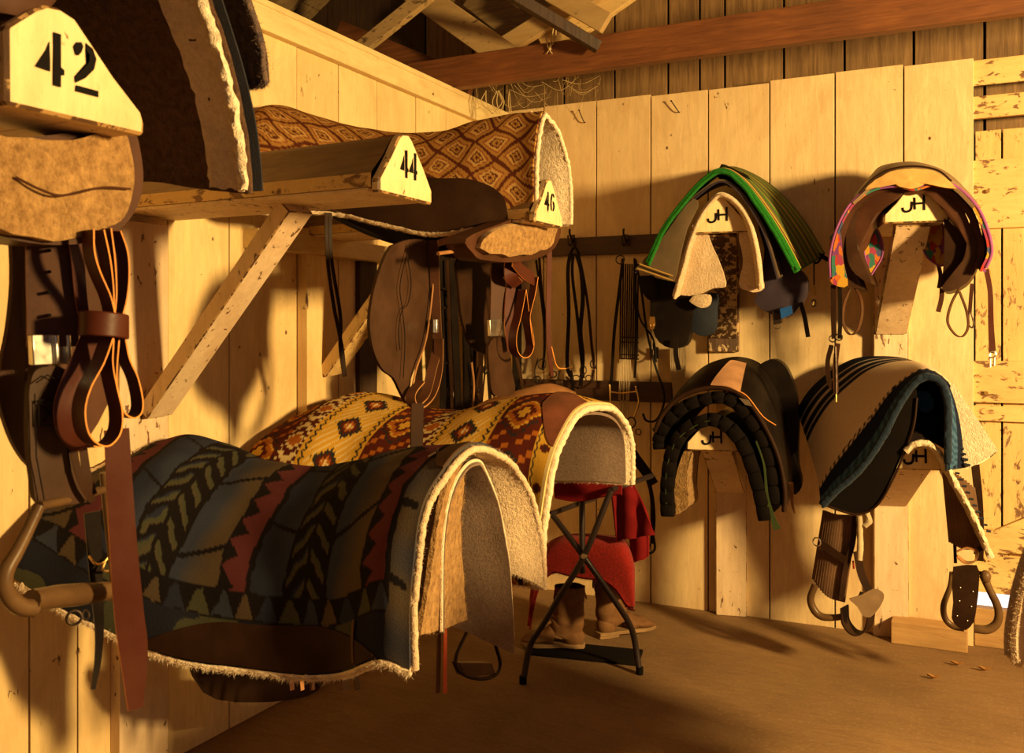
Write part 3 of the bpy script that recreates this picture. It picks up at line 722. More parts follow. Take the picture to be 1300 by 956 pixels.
# --- gold kilim pad
SG = [(p(681, 746, X=XF), p(748, 511, X=XF), p(801, 612, X=XF), (2.2, 1.6, 3.4, 1.6)),
      (p(650, 742, X=-1.28), V(-1.30, 2.98, 1.185), V(-1.30, 3.38, .83), (2.6, 1.6, 3.4, 1.6)),
      (V(-1.5, 2.52, .64), p(640, 508, Y=2.98), V(-1.5, 3.38, .82), (2.2, 1.6, 3., 1.6)),
      (V(-1.7, 2.50, .66), p(572, 522, Y=2.98), V(-1.7, 3.38, .82), (2.2, 1.6, 3., 1.6)),
      (V(-1.9, 2.48, .68), p(515, 514, Y=2.98), V(-1.9, 3.38, .82), (2.0, 1.5, 3., 1.6)),
      (V(-2.1, 2.44, .72), p(458, 499, Y=2.98), V(-2.1, 3.36, .84), (2.0, 1.5, 3., 1.6)),
      (V(-2.27, 2.42, .78), p(415, 512, Y=3.0), V(-2.27, 3.3, .86), (2.2, 1.4, 3., 1.6))]
A = drape(SG, 330, 110, fold=ruffle(.008, 8., 9.))
A[:, :, 0] = np.maximum(A[:, :, 0], XW+.03)
pg = pad('saddle_pad', 'gold and brown kilim patterned saddle pad with thick fleece lining', A, M['attr'], .008, M['fl_pale'], .020, col_kilim, fuzz=600, fl=.010)
g = G(); g.grid(patch(A, .01, .17, lambda k: .30+.13*k*k, lambda k: .50+.015*k, .003, 24, 24), .003); g.build('wither_leather', leather('red_brown_smooth_leather', (.11, .035, .018), .33), pg)
B = drape([(a[0]+V(-.012, .05, .06), a[1]+V(-.012, 0, -.035), a[2]+V(-.01, -.03, .0), a[3]) for a in SG[:3]], 50, 40)
g = G(); g.grid(B, .01); g.build('inner_felt', M['fl_grey'], pg)
# --- diamond patterned pad on the rack stencilled 46
SD = [(p(676, 277, X=-1.285), p(690, 140, X=-1.285), p(724, 284, X=-1.30), (2.6, 1.35, 2.6, 1.5)),
      (p(650, 281, X=-1.36), V(-1.38, 2.83, 2.135), V(-1.38, 3.09, 1.79), (2.4, 1.35, 2.6, 1.5)),
      (p(600, 290, X=-1.48), p(620, 150, Y=2.82), V(-1.52, 3.09, 1.80), (2.0, 1.3, 2.4, 1.5)),
      (p(545, 296, X=-1.62), p(562, 165, Y=2.80), V(-1.72, 3.09, 1.80), (1.8, 1.3, 2.4, 1.5)),
      (p(482, 283, X=-1.79), p(500, 168, Y=2.78), V(-1.92, 3.09, 1.80), (1.8, 1.4, 2.4, 1.5)),
      (p(420, 270, X=-1.96), p(420, 152, Y=2.76), V(-2.08, 3.07, 1.80), (1.9, 1.5, 2.4, 1.5)),
      (V(-2.14, 2.40, 1.80), p(350, 134, Y=2.70), V(-2.22, 3.05, 1.82), (2.0, 1.6, 2.4, 1.5)),
      (V(-2.29, 2.36, 1.86), V(-2.31, 2.68, 2.17), V(-2.30, 3.0, 1.9), (2.0, 1.6, 2.4, 1.5))]
A = drape(SD, 280, 80, fold=ruffle(.006, 10., 4.))
A[:, :, 0] = np.maximum(A[:, :, 0], XW+.03)
pd = pad('saddle_pad', 'ochre diamond patterned saddle pad high on the rack stencilled 46', A, M['attr'], .007, M['fl_pale'], .013, col_diamond, fuzz=700, fl=.008)
g = G(); g.tube(list(offset(A, .008)[:, 0][::6]), .011, 0, 8); g.tufts(A[:, 0], np.tile(V(0, -.6, -.8), (len(A), 1)), 900, .012); g.build('fleece_hem', M['fl_cream'], pd, noisy=.004, nfreq=60)
g = G(); g.grid(patch(A, .16, .80, lambda k: .003, lambda k: .02+.19*math.sin(math.pi*min(1, max(0, k)))**.45, .003, 60, 12), .003); g.build('wear_leather', M['lea_dark'], pd)
# ------------------------------------------------------------------ fleeces over the nearest rack, top left
ST = [(V(-1.28, .80, 1.66), V(-1.28, 1.10, 2.36), p(322, 243, X=-1.30), (2.2, 1.5, 1.6, 1.0)),
      (V(-1.45, .80, 1.66), V(-1.45, 1.10, 2.33), p(250, 236, X=-1.44), (2.2, 1.5, 1.6, 1.0)),
      (V(-1.6, .80, 1.66), V(-1.62, 1.10, 2.30), p(178, 228, X=-1.60), (2.2, 1.5, 1.6, 1.0)),
      (V(-1.9, .82, 1.70), V(-1.95, 1.10, 2.28), V(-1.95, 1.40, 1.72), (2.2, 1.5, 1.6, 1.0)), (V(-2.25, .82, 1.74), V(-2.25, 1.10, 2.25), V(-2.25, 1.38, 1.76), (2.2, 1.5, 1.6, 1.0))]
A = drape(ST, 70, 50, fold=ruffle(.012, 6., 1.))
r = pad('fleece_saddle_pad', 'dark backed saddle pad, brown fleece inside, over the rack stencilled 42', A, M['navyweb'], .008, M['fl_brown'], .014, fuzz=0)
B = offset(A, .026); g = G()
rim = [B[i, 50:, :] for i in range(12)]
R_ = np.array(rim); g.grid(R_, -.010); g.tufts(R_[0], np.tile(V(.8, -.5, 0), (len(R_[0]), 1)), 900, .010)
g.tube(list(R_[0][::2]), .011, 0, 8); g.build('lit_fleece_edge', M['fl_pale'], r, noisy=.006, nfreq=55)  # pale rim colour stands for light catching the fleece edge
g = G(); g.strap(list((R_[0]+V(.012, .018, 0))[::3]), V(.9, .35, 0), .034, .006); g.build('ribbed_navy_binding', M['navyweb'], r)
SU = [(V(-1.22, .78, 1.8), V(-1.26, 1.12, 2.46), p(341, 104, X=-1.30), (2.2, 1.5, 1.5, 1.1)), (V(-1.36, .78, 1.8), V(-1.38, 1.12, 2.45), p(299, 104, X=-1.38)+V(0, .03, 0), (2.2, 1.5, 1.5, 1.1)),
      (V(-1.6, .78, 1.8), V(-1.6, 1.12, 2.42), V(-1.6, 1.52, 1.92), (2.2, 1.5, 1.5, 1.1)), (V(-2.1, .78, 1.8), V(-2.1, 1.12, 2.40), V(-2.1, 1.52, 1.92), (2.2, 1.5, 1.5, 1.1))]
A = drape(SU, 60, 44, fold=ruffle(.012, 7., 7.))
pad('fleece_saddle_pad', 'short navy brown curly saddle pad lying on top of the dark fleece pad', A, M['fl_navy'], .01, M['fl_navy'], .012, fuzz=1500, fl=.012, rims='fr')
# ------------------------------------------------------------------ saddle hardware helpers
WD = nrm(V(.45, .89, 0))      # direction across hanging leather that faces the room
def pp(pts, X=None, Y=None): return [p(a, b, X=X, Y=Y) for a, b in pts]
def plate_px(pts, X=None, Y=None, th=.006, smooth=4, tdir=None, bulge=0.):
    n = V(-1, 0, 0) if X is not None else V(0, 1, 0)
    return G().plate(pp(pts, X, Y), n*th, 0, None, smooth, bulge)
def oxbow(g, outer, tread, r, m=0):
    g.tube(outer, r, m, 10, closed=False)
    return g
# ============ saddle on the nearest rack (42): skirt, fender, stirrup, latigo
X0 = -1.36
r42 = thing('western_saddle', 'dark western saddle under the rack stencilled 42, its stirrup and leathers hanging', 'saddle', V(-1.45, 1.02, .55))
sk_o = [(-60, 190), (-40, 165), (60, 178), (120, 172), (158, 168), (168, 190), (172, 225), (168, 252), (150, 280), (120, 297), (80, 304), (30, 300), (-10, 285), (-50, 250)]
g = G(); g.plate(pp(sk_o, X=X0), V(-.05, 0, 0), 0, None, 4, .02)
g.build('sheepskin_skirt_lining', M['fl_gold'], r42, noisy=.006, nfreq=22)
sk_b = [(-60, 180), (60, 172), (150, 160), (170, 165), (178, 190), (182, 225), (177, 256), (158, 286), (125, 304), (82, 311), (25, 306), (-20, 290), (-60, 255)]
g = G(); g.plate(pp(sk_b, X=X0-.025), V(-.075, 0, 0), 0, None, 4); g.build('skirt_leather', M['lea_brown'], r42)
g = G(); g.tube([p(20, 225, X=X0+.012), p(50, 240, X=X0+.02), p(80, 248, X=X0+.022), p(130, 238, X=X0+.02), p(165, 240, X=X0+.01)], .0022, 0, 6); g.build('lining_seam', M['lea_brown'], r42)
# big dark flap behind
g = plate_px([(5, 282), (14, 300), (16, 360), (10, 420), (2, 460), (-1, 505), (8, 540), (20, 568), (38, 592), (60, 600), (110, 560), (150, 480), (158, 400), (160, 330), (150, 290), (80, 285)], X=-1.50, th=.01, smooth=3, bulge=.006)
g.build('flap', M['lea_brown'], r42)
g = G(); g.tube(pp([(38, 295), (30, 360), (38, 420), (33, 470), (36, 530), (42, 590)], X=-1.478), .002, 0, 6); g.tube(pp([(56, 300), (50, 380), (56, 450)], X=-1.478), .002, 0, 6); g.build('flap_stitching', M['lea_brown'], r42)
g = G(); g.strap(pp([(66, 290), (67, 350), (67, 400), (67, 440)], X=-1.435), WD, [.082, .085, .082, .082], .006, 0, 1)
g.build('stirrup_leather', [M['lea_brown'], M['lea_tan']], r42)
g = G()
for y in (318, 345, 371, 400): g.tube([p(63, y, X=-1.42), p(63, y, X=-1.44)], .003, 0, 8)
g.build('punched_hole', M['ink'], r42)
g = G(); g.plate(pp([(41, 425), (88, 424), (91, 462), (43, 464)], X=-1.428), V(-.014, 0, 0)); g.tube(pp([(70, 425), (72, 463)], X=-1.425), .006, 0, 8); g.tube(pp([(86, 425), (88, 463)], X=-1.425), .006, 0, 8)
g.build('steel_buckle_sleeve', M['steel'], r42, bevel=.002)
g = plate_px([(38, 490), (44, 472), (58, 466), (76, 466), (88, 474), (94, 492), (96, 540), (98, 580), (104, 612), (116, 634), (90, 640), (50, 639), (42, 610), (37, 570), (36, 530)], X=-1.42, th=.012, smooth=3, bulge=.006)
fd = g.build('fender', M['lea_mid'], r42)
g = G(); xs_ = -1.408
for a, b in (((49, 508), (76, 508)), ((76, 508), (76, 540)), ((76, 540), (49, 540)), ((49, 540), (49, 508)), ((49, 508), (76, 540)), ((76, 508), (49, 540)), ((46, 486), (60, 476)), ((60, 476), (80, 486)), ((80, 486), (82, 540)), ((82, 540), (90, 600)), ((44, 500), (46, 580)), ((46, 580), (56, 634))): g.tube(pp([a, b], X=xs_), .0012, 0, 5)
g.build('cross_stitching', M['ink'], fd)
for a in ([(90, 500), (92, 560), (100, 600), (114, 632)], [(98, 520), (101, 570), (108, 605), (120, 630)]):
    pass
g = G(); g.strap(pp([(92, 560), (97, 590), (106, 618), (118, 636)], X=-1.40), WD, .012, .004); g.strap(pp([(104, 560), (110, 600), (118, 628)], X=-1.41), WD, .014, .004); g.build('keeper_straps', M['lea_mid'], r42)
# stirrup
st = thing  # (stirrup is a part of the saddle)
g = G()
g.tube(pp([(50, 642), (38, 668), (22, 700), (9, 722), (5, 740), (12, 758), (26, 770), (44, 772)], X=-1.40), [.010, .010, .011, .013, .014, .014, .015, .015], 0, 10)
g.tube(pp([(132, 600), (136, 640), (142, 690), (147, 725), (146, 745), (136, 758)], X=-1.46), [.008, .009, .010, .012, .014, .014], 0, 10)
g.tube([p(50, 642, X=-1.40), p(90, 634, X=-1.43), p(130, 622, X=-1.46)], .008, 0, 8)
stp = g.build('stirrup', M['stirwood'], r42)
g = G(); a, b = p(40, 762, X=-1.40), p(140, 750, X=-1.46); g.tube([a, a*.7+b*.3+V(0, 0, .001), a*.4+b*.6, b], [.018, .020, .020, .017], 0, 12); g.build('tread', M['stirwood'], stp)
g = G(); g.strap(pp([(117, 650), (120, 700), (123, 750), (126, 800), (124, 840), (118, 875)], X=-1.52), WD, [.030, .026, .022, .016, .012, .008], .005); g.build('flank_strap', M['lea_black'], r42)
g = G(); c = pp([(113, 706), (122, 716), (134, 712), (142, 697), (138, 695), (143, 725), (131, 724)], X=-1.50)
g.tube([c[0], c[1], c[2], c[3]], .0022, 0, 6); g.tube([c[3], c[5]], .0022, 0, 6); g.tube([c[5], c[6], c[2]], .0022, 0, 6); g.build('strap_buckle', M['brass'], r42)
g = G(); g.ring(p(94, 784, X=-1.52), .013, .0028, (1, -.6, 0)); g.ring(p(109, 781, X=-1.52), .009, .002, (1, .2, .3)); g.build('cinch_ring', M['iron'], r42)
# latigo bundle: folded straps, edge on to the room
def edgeloop(g, pts, X, w=.034, side=V(-.80, .12, 0), t=.0026): g.strap([p(a, b, X=X) for a, b in pts], side, w, t, 0, 1)
g = G(); k = V(-.86, .14, 0)
XL = -1.34
edgeloop(g, [(112, 292), (113, 320), (120, 345), (133, 375), (139, 398)], XL); edgeloop(g, [(125, 292), (133, 330), (137, 365), (138, 398)], XL-.006)
edgeloop(g, [(134, 290), (139, 330), (141, 370), (139, 398)], XL-.012); edgeloop(g, [(146, 293), (155, 320), (157, 350), (154, 380), (149, 400)], XL-.01)
g.strap(pp([(97, 290), (99, 330), (102, 370), (106, 398)], X=-1.40), WD, [.03, .022, .02, .018], .004, 0, 1)
edgeloop(g, [(135, 430), (124, 460), (107, 492), (100, 520), (104, 548), (117, 563), (132, 564), (145, 548), (147, 522), (140, 490), (135, 462), (136, 430)], XL, .040)
edgeloop(g, [(144, 430), (141, 470), (142, 500), (150, 522), (162, 530), (172, 524), (174, 508), (168, 480), (157, 455), (152, 430)], XL-.02, .036)
g.strap(pp([(122, 425), (108, 455), (92, 490), (84, 520), (90, 550), (106, 566), (126, 566)], X=-1.385), WD, [.045, .042, .04, .040, .038, .03, .022], .004, 0, 1)
lt = g.build('latigo_bundle', [M['lea_red'], M['lea_edge']], r42)
g = G(); cc = p(132, 413, X=XL-.01); g.strap([cc+V(.034*math.sin(q), .041*math.cos(q), -.004*math.cos(q)) for q in np.linspace(0, 2*math.pi, 17)], (0, 0, 1), .042, .005, n=49)
g.build('keeper_collar', M['lea_red'], lt, bevel=.004)
g = G(); g.strap(pp([(148, 545), (152, 620), (157, 700), (164, 780), (170, 830), (172, 900)], X=-1.37), WD, [.042, .044, .047, .050, .048, .026], .005, 0, 1); g.build('long_latigo_strap', [M['lea_red'], M['lea_edge']], r42)
g = plate_px([(-70, -30), (60, -40), (75, -10), (60, 12), (30, 20), (0, 16), (-60, 10)], X=-1.42, th=.08, smooth=4, bulge=.02); g.build('cantle', M['lea_brown'], r42)
# ============ saddle on rack 46
r46 = thing('western_saddle', 'brown western saddle below the diamond patterned pad, fenders and straps hanging', 'saddle', V(-1.6, 2.8, 1.05))
g = plate_px([(612, 316), (618, 300), (640, 288), (670, 280), (692, 262), (699, 244), (706, 262), (708, 285), (706, 300), (699, 312), (682, 321), (656, 325), (630, 323)], X=-1.33, th=.06, smooth=3, bulge=.03); g.build('sheepskin_skirt_lining', M['fl_gold'], r46, noisy=.008, nfreq=24)
g = plate_px([(604, 326), (592, 303), (640, 282), (694, 258), (702, 240), (710, 258), (712, 285), (711, 300), (702, 317), (682, 328), (650, 333), (622, 331)], X=-1.355, th=.07, smooth=4); g.build('skirt_leather', M['lea_brown'], r46)
g = G(); Z_ = np.stack([cr(np.array([p(a, b, X=x) for a, b, x in row]), 14) for row in ([(402, 262, -2.02), (470, 296, -1.84), (545, 318, -1.70), (600, 325, -1.56), (640, 300, -1.46)], [(400, 250, -2.08), (475, 266, -1.90), (550, 282, -1.76), (600, 280, -1.62), (645, 262, -1.50)])])
g.grid(Z_, .012); g.build('near_skirt', M['lea_black'], r46)
g = G(); g.tube(pp([(556, 322), (585, 317), (610, 306), (636, 288)], X=-1.42), .006, 0, 8); g.build('skirt_binding', M['lea_tan'], r46)
g = G(); g.strap(pp([(556, 309), (575, 303)], X=-1.52), (0, 0, 1), .02, .004, n=3); g.build('rigging_tab', M['lea_tan'], r46); g = G(); g.tube(pp([(574, 305), (585, 303), (594, 297)], X=-1.51), .004, 0, 6); g.build('rigging_ring', M['brass'], r46)
g = plate_px([(497, 312), (520, 304), (545, 306), (553, 318), (552, 345), (549, 380), (543, 420), (533, 455), (522, 480), (519, 512), (510, 500), (500, 480), (487, 470), (476, 450), (470, 420), (471, 390), (480, 350)], X=-1.58, th=.010, smooth=3, bulge=.008)
fd = g.build('fender', M['lea_mid'], r46)
g = G(); g.tube(pp([(520, 310), (508, 360), (511, 395), (514, 430), (512, 480)], X=-1.566), .0015, 0, 5); g.tube(pp([(518, 330), (522, 360), (518, 385), (510, 395), (506, 420), (508, 445)], X=-1.566), .0015, 0, 5); g.tube(pp([(552, 320), (549, 370), (541, 430), (528, 470), (520, 512)], X=-1.566), .003, 1, 6); g.build('fender_tooling', [M['ink'], M['lea_tan']], fd)
g = G(); g.strap(pp([(550, 305), (552, 350), (554, 405), (555, 440), (548, 470), (540, 500), (528, 514)], X=-1.56), nrm(V(.9, .4, 0)), .03, .005, 0, 1); g.strap(pp([(557, 430), (556, 470), (548, 500), (534, 516), (524, 514), (522, 500), (534, 484)], X=-1.55), nrm(V(.8, .2, 0)), .03, .005, 0, 1)
g.build('stirrup_leather', [M['lea_brown'], M['lea_tan']], r46)
g = G(); g.box(p(553, 414, X=-1.55), (.006, .004, 0), (-.006, .014, 0), (0, 0, .022)); g.build('steel_buckle_sleeve', M['steel'], r46, bevel=.002)
g = G(); g.strap(pp([(530, 512), (529, 540), (529, 575)], X=-1.52), WD, .042, .006, 0, 1)
g.build('hobble_strap', [M['lea_dark'], M['lea_brown']], r46)
g = plate_px([(585, 322), (640, 322), (650, 345), (652, 380), (648, 420), (640, 445), (625, 452), (600, 440), (588, 410), (583, 370)], X=-1.62, th=.010, smooth=3, bulge=.008); g.build('fender', M['lea_dark'], r46)
g = G(); g.strap(pp([(632, 318), (632, 360), (631, 410)], X=-1.52), WD, .062, .006, 0, 1); g.build('stirrup_leather', [M['lea_brown'], M['lea_tan']], r46)
g = G(); g.plate(pp([(622, 406), (644, 404), (645, 426), (623, 427)], X=-1.51), V(-.012, 0, 0)); g.build('steel_buckle_sleeve', M['steel'], r46, bevel=.002)
g = plate_px([(620, 440), (626, 430), (638, 428), (646, 436), (650, 470), (654, 497), (640, 503), (626, 500), (622, 475)], X=-1.52, th=.01, smooth=3, bulge=.005); g.build('fender', M['lea_mid'], r46)
g = G(); XL = -1.44
g.strap(pp([(650, 330), (648, 350), (658, 362)], X=XL-.02), WD, [.06, .05, .04], .004, 0, 1); g.strap(pp([(651, 330), (664, 345), (678, 354)], X=XL), nrm(V(-.1, .5, .8)), [.05, .05, .05], .004, 0, 1)
edgeloop(g, [(679, 352), (675, 375), (669, 400), (670, 420), (673, 438)], XL, .03); edgeloop(g, [(663, 368), (657, 400), (651, 425), (652, 445), (660, 454), (669, 450), (673, 435), (668, 405), (663, 368)], XL-.01, .035)
g.strap(pp([(650, 352), (647, 380), (646, 410), (650, 445)], X=XL-.05), WD, .04, .004, 0, 1)
g.build('latigo_bundle', [M['lea_red'], M['lea_edge']], r46)
g = G(); g.strap(pp([(698, 285), (697, 340), (696, 400), (697, 440), (701, 478)], X=-1.42), WD, [.022, .022, .022, .02, .014], .004, 0, 1); g.tube(pp([(700, 440), (707, 465), (718, 468)], X=-1.42), .0025, 1, 6); g.build('long_latigo_strap', [M['lea_red'], M['lea_edge']], r46)
for a in ([(414, 270), (416, 330), (424, 390), (434, 440), (438, 478)], [(419, 270), (421, 330), (432, 400), (432, 440), (437, 478)]):
    g = G(); g.strap(pp(a, X=-1.95), WD, .012, .004); g.build('saddle_string', M['lea_dark'], r46)
# ============ the stirrup and leathers that hang out below the blue pad
rb = thing('western_saddle', 'dark western saddle mostly hidden under the blue grey pad, straps below', 'saddle', V(-1.8, 2.15, .35))
g = G(); g.ball(V(-1.80, 2.18, .86), .30, .12, .07); g.ball(V(-1.5, 2.18, .90), .06, .08, .07); g.build('saddle_tree', M['lea_dark'], rb)
g = plate_px([(240, 815), (320, 830), (400, 836), (412, 862), (390, 884), (320, 892), (262, 880)], X=-1.95, th=.012, smooth=3, bulge=.006); g.build('fender', M['lea_dark'], rb)
for a, b, m_ in ((372, .012, 'lea_brown'), (385, .01, 'lea_tan'), (398, .012, 'lea_brown'), (440, .02, 'lea_dark'), (455, .014, 'lea_dark')):
    g = G(); g.strap(pp([(a, 842), (a-2, 860), (a-1, 876)], X=-1.62 if a < 420 else -1.5), WD, b, .003); g.build('saddle_string', M[m_], rb)
g = G(); g.strap(pp([(557, 798), (557, 830), (556, 880)], X=-1.3), WD, .012, .004); g.build('red_strap', M['lea_brown'], rb)
g = G(); g.strap(pp([(565, 798), (565, 830), (565, 880)], X=-1.28), WD, .010, .004); g.build('red_strap', leather('brick_red_strap', (.42, .07, .025), .5), rb)
# stirrup below the kilim pad
rk = thing('western_saddle', 'brown western saddle under the gold kilim pad, one stirrup near the floor', 'saddle', V(-1.6, 2.95, .1))
g = G(); g.ball(V(-1.85, 3.0, .98), .26, .12, .08); g.ball(V(-1.6, 3.0, 1.02), .06, .08, .07); g.build('saddle_tree', M['lea_dark'], rk)
XS = -1.62
g = G(); g.tube(pp([(598, 790), (590, 808), (580, 830), (579, 845), (590, 857), (612, 862), (630, 856), (635, 842), (630, 822), (624, 800), (620, 786)], X=XS), .007, 0, 8); sp = g.build('stirrup', M['iron'], rk)
g = G(); g.plate(pp([(583, 842), (625, 842), (630, 857), (590, 859)], X=XS), V(-.04, .01, 0)); g.build('tread', M['stirwood'], sp, bevel=.003)
g = G(); g.strap(pp([(604, 740), (606, 775), (608, 800)], X=XS), WD, .06, .006); g.build('stirrup_leather', M['lea_brown'], rk)
# tan saddle seat seen just behind the kilim pad
rt = thing('western_saddle', 'tan saddle top just visible beyond the kilim pad', 'saddle', V(-1.75, 3.75, 1.0))
D_ = drape([(V(-1.60, 3.66, 1.08), p(728, 497, Y=3.76), V(-1.60, 3.9, 1.08)), (V(-1.66, 3.58, 1.02), p(712, 490, Y=3.76), V(-1.66, 3.95, 1.02)), (V(-1.8, 3.56, 1.0), p(692, 487, Y=3.76), V(-1.8, 3.96, 1.0)), (V(-2.0, 3.6, 1.0), p(660, 499, Y=3.76), V(-2.0, 3.96, 1.0))], 24, 12)
g = G(); g.grid(D_, .012); g.build('seat', M['lea_tan'], rt)
r5 = rack('lower saddle rack in the corner carrying the tan saddle', (-1.66, 3.76, .90), (XW, 3.78, .92), sY, .10, .11, None)
for o in bpy.data.objects:
    if o.name.startswith('painted_brand') and o.parent and o.parent.parent and o.parent.parent['label'].startswith('lower saddle rack') and ('hidden' in o.parent.parent['label'] or 'corner' in o.parent.parent['label']): bpy.data.objects.remove(o)
# ============ dark straps and bridles hanging in the corner of the left wall
def tackset(name, label, cat, X=None, Y=None, straps=(), rings=(), hook=None, group=None, tubes=(), mat='lea_dark', mat2='lea_tan'):
    allp = [q for s in straps for q in s[1]]+[q for s in tubes for q in s[1]]
    W_ = [p(a, b, X=X, Y=Y) for a, b in allp]; c = np.mean(W_, 0); c[2] = min(q[2] for q in W_)
    r = thing(name, label, cat, c, group); side = V(1, 0, 0) if Y is not None else V(0, 1, 0)
    off = (lambda k: V(0, -.004*k, 0)) if Y is not None else (lambda k: V(.004*k, 0, 0))
    for k, s in enumerate(straps):
        w_, pts = s[0], s[1]; nmn = s[2] if len(s) > 2 else 'strap'; mt = s[3] if len(s) > 3 else mat
        g = G(); g.strap([p(a, b, X=X, Y=Y)+off(k % 6) for a, b in pts], side, w_, .004, 0, 1); g.build(nmn, [M[mt], M[mt if mt != 'lea_dark' else 'lea_brown']], r)
    for k, s in enumerate(tubes):
        g = G(); g.tube([p(a, b, X=X, Y=Y)+off(3) for a, b in s[1]], s[0], 0, 6); g.build(s[2], M[s[3]], r)
    for q in rings:
        g = G(); g.ring(p(q[0], q[1], X=X, Y=Y)+off(5), q[2], q[3], side if len(q) > 4 and q[4] == 'e' else (np.cross(side, V(0, 0, 1))+V(.1, .1, .1)), 0, q[5] if len(q) > 5 else 1.); g.build('bit_ring', M['brass'] if len(q) > 6 else M['iron'], r)
    return r
HX = -2.18
GB = 'bridles hanging in the corner'
tackset('bridle', 'black rope reins looped beside the brown fender', 'bridle', X=HX, tubes=[(.006, [(556, 365), (566, 372), (566, 388), (557, 392)], 'rope_rein', 'lea_black'), (.005, [(562, 372), (574, 395), (576, 405), (568, 406), (569, 430), (573, 455), (560, 462)], 'rope_rein', 'lea_black'), (.006, [(577, 404), (586, 408), (592, 416), (588, 414)], 'rope_rein', 'lea_mid')],
        straps=[(.05, [(560, 330), (561, 400), (563, 470), (562, 530)], 'cheek_strap', 'lea_black')])
tackset('bridle', 'broad black harness straps hanging left of the dark fender', 'bridle', X=HX+.02, straps=[(.06, [(574, 330), (577, 400), (580, 470), (583, 530)], 'cheek_strap', 'lea_black'), (.05, [(590, 330), (590, 400), (592, 460), (592, 520)], 'cheek_strap', 'lea_black'), (.02, [(566, 330), (569, 420), (572, 520)], 'rein')])
tackset('bridle', 'thin dark reins dangling lowest in the corner above the kilim pad', 'bridle', X=HX+.04, straps=[(.014, [(602, 400), (606, 450), (604, 515)], 'rein', 'lea_mid'), (.012, [(612, 410), (615, 460), (610, 520)], 'rein'), (.03, [(622, 400), (618, 460), (621, 515)], 'rein', 'lea_black'), (.012, [(596, 460), (599, 490), (597, 525)], 'rein', 'lea_tan'), (.012, [(606, 465), (602, 490), (608, 525)], 'rein', 'lea_mid'), (.03, [(645, 430), (655, 470), (662, 505)], 'rein', 'lea_mid')], rings=[(611, 470, .02, .003), (604, 495, .018, .003, 'f', .6)])
# wide black sheet of tack in the corner (many flat straps side by side)
for i, (x, w_, lb) in enumerate(((566, .10, 'black breast collar hanging deepest in the corner'), (596, .16, 'wide black cinch behind the dark fender'), (655, .12, 'dark brown girth behind the looped latigo'))):
    tackset('harness_strap', lb, 'harness strap', X=HX-.06, straps=[(w_, [(x, 318), (x+1, 400), (x+2, 480), (x+1, 530)], 'webbing', 'lea_black'), (w_*.5, [(x+10, 320), (x+12, 420), (x+10, 520)], 'webbing', 'lea_dark')], rings=[(x+1, 500, .03, .005, 'f', 1.2)])
# ------------------------------------------------------------------ back wall rails, hooks and bridles
g = G(); a, b = p(690, 300, Y=YB-.02), p(858, 322, Y=YB-.02); zc = p(760, 312, Y=YB-.02)[2]
g.box(((-2.30+b[0])/2, YB-.014, zc), ((b[0]+2.30)/2, 0, 0), (0, .012, 0), (0, 0, .048)); hr1 = thing('tack_rail', 'upper dark brown rail of hooks on the pale plank wall', 'rail', V(-1.7, YB, zc)); g.build('board', M['tackrail'], hr1, smooth=False, bevel=.003)
a, b = p(690, 485, Y=YB-.02), p(853, 510, Y=YB-.02); zc2 = p(800, 497, Y=YB-.02)[2]
g = G(); g.box(((-2.30+b[0])/2, YB-.014, zc2), ((b[0]+2.30)/2, 0, 0), (0, .012, 0), (0, 0, .052)); hr2 = thing('tack_rail', 'lower dark brown rail behind the hanging bits', 'rail', V(-1.7, YB, zc2)); g.build('board', M['tackrail'], hr2, smooth=False, bevel=.003)
for x, y, hr in ((727, 305, hr1), (795, 305, hr1), (833, 448, hr2)):
    g = G(); c = p(x, y, Y=YB-.03); g.tube([c, c+V(0, -.03, -.03), c+V(0, -.06, -.02), c+V(0, -.065, .02)], .005, 0, 6); g.tube([c+V(0, 0, -.01), c+V(0, -.04, .03), c+V(.004, -.05, .055)], .006, 0, 6); g.box(c, (.012, 0, 0), (0, .003, 0), (0, 0, .03)); g.build('hook', M['iron'], hr)
YH = YB-.08
tackset('bridle', 'black leather bridle and bit on the hook nearest the corner', 'bridle', Y=YH, straps=[
  (.020, [(724, 322), (721, 345), (722, 400), (720, 460), (724, 478)], 'cheek_strap', 'lea_black'), (.016, [(728, 322), (727, 350), (733, 400), (738, 450), (741, 480)], 'rein', 'lea_black'), (.014, [(735, 322), (742, 355), (748, 395), (752, 440), (756, 468)], 'cheek_strap'),
  (.022, [(733, 322), (739, 345), (741, 380), (738, 420), (741, 455), (738, 490)], 'rein', 'lea_black'), (.012, [(720, 478), (734, 492), (750, 486), (755, 470)], 'noseband'), (.02, [(726, 470), (729, 490), (727, 510)], 'strap', 'lea_black')],
  tubes=[(.008, [(725, 322), (730, 314), (736, 322)], 'headpiece', 'lea_black'), (.003, [(700, 465), (712, 469), (728, 466)], 'chain', 'brass')], rings=[(742, 470, .018, .003, 'f', 1.3), (754, 462, .012, .003, 'f', 1.6), (749, 480, .016, .003), (733, 480, .02, .003, 'f', .8)])
tackset('bridle', 'tangled iron bits and curb chains below the long orange latigo', 'bridle', Y=YH, straps=[(.014, [(684, 320), (688, 370), (696, 430), (700, 480)], 'rein'), (.012, [(681, 330), (690, 400), (692, 440), (689, 470)], 'rein', 'lea_black')],
  rings=[(690, 462, .022, .004, 'f', 1.2), (704, 475, .02, .004, 'f', .8), (697, 490, .018, .004), (684, 482, .02, .004, 'f', .9), (712, 485, .015, .003)], tubes=[(.004, [(684, 455), (680, 475), (690, 492), (706, 488), (712, 470)], 'shank', 'iron')])
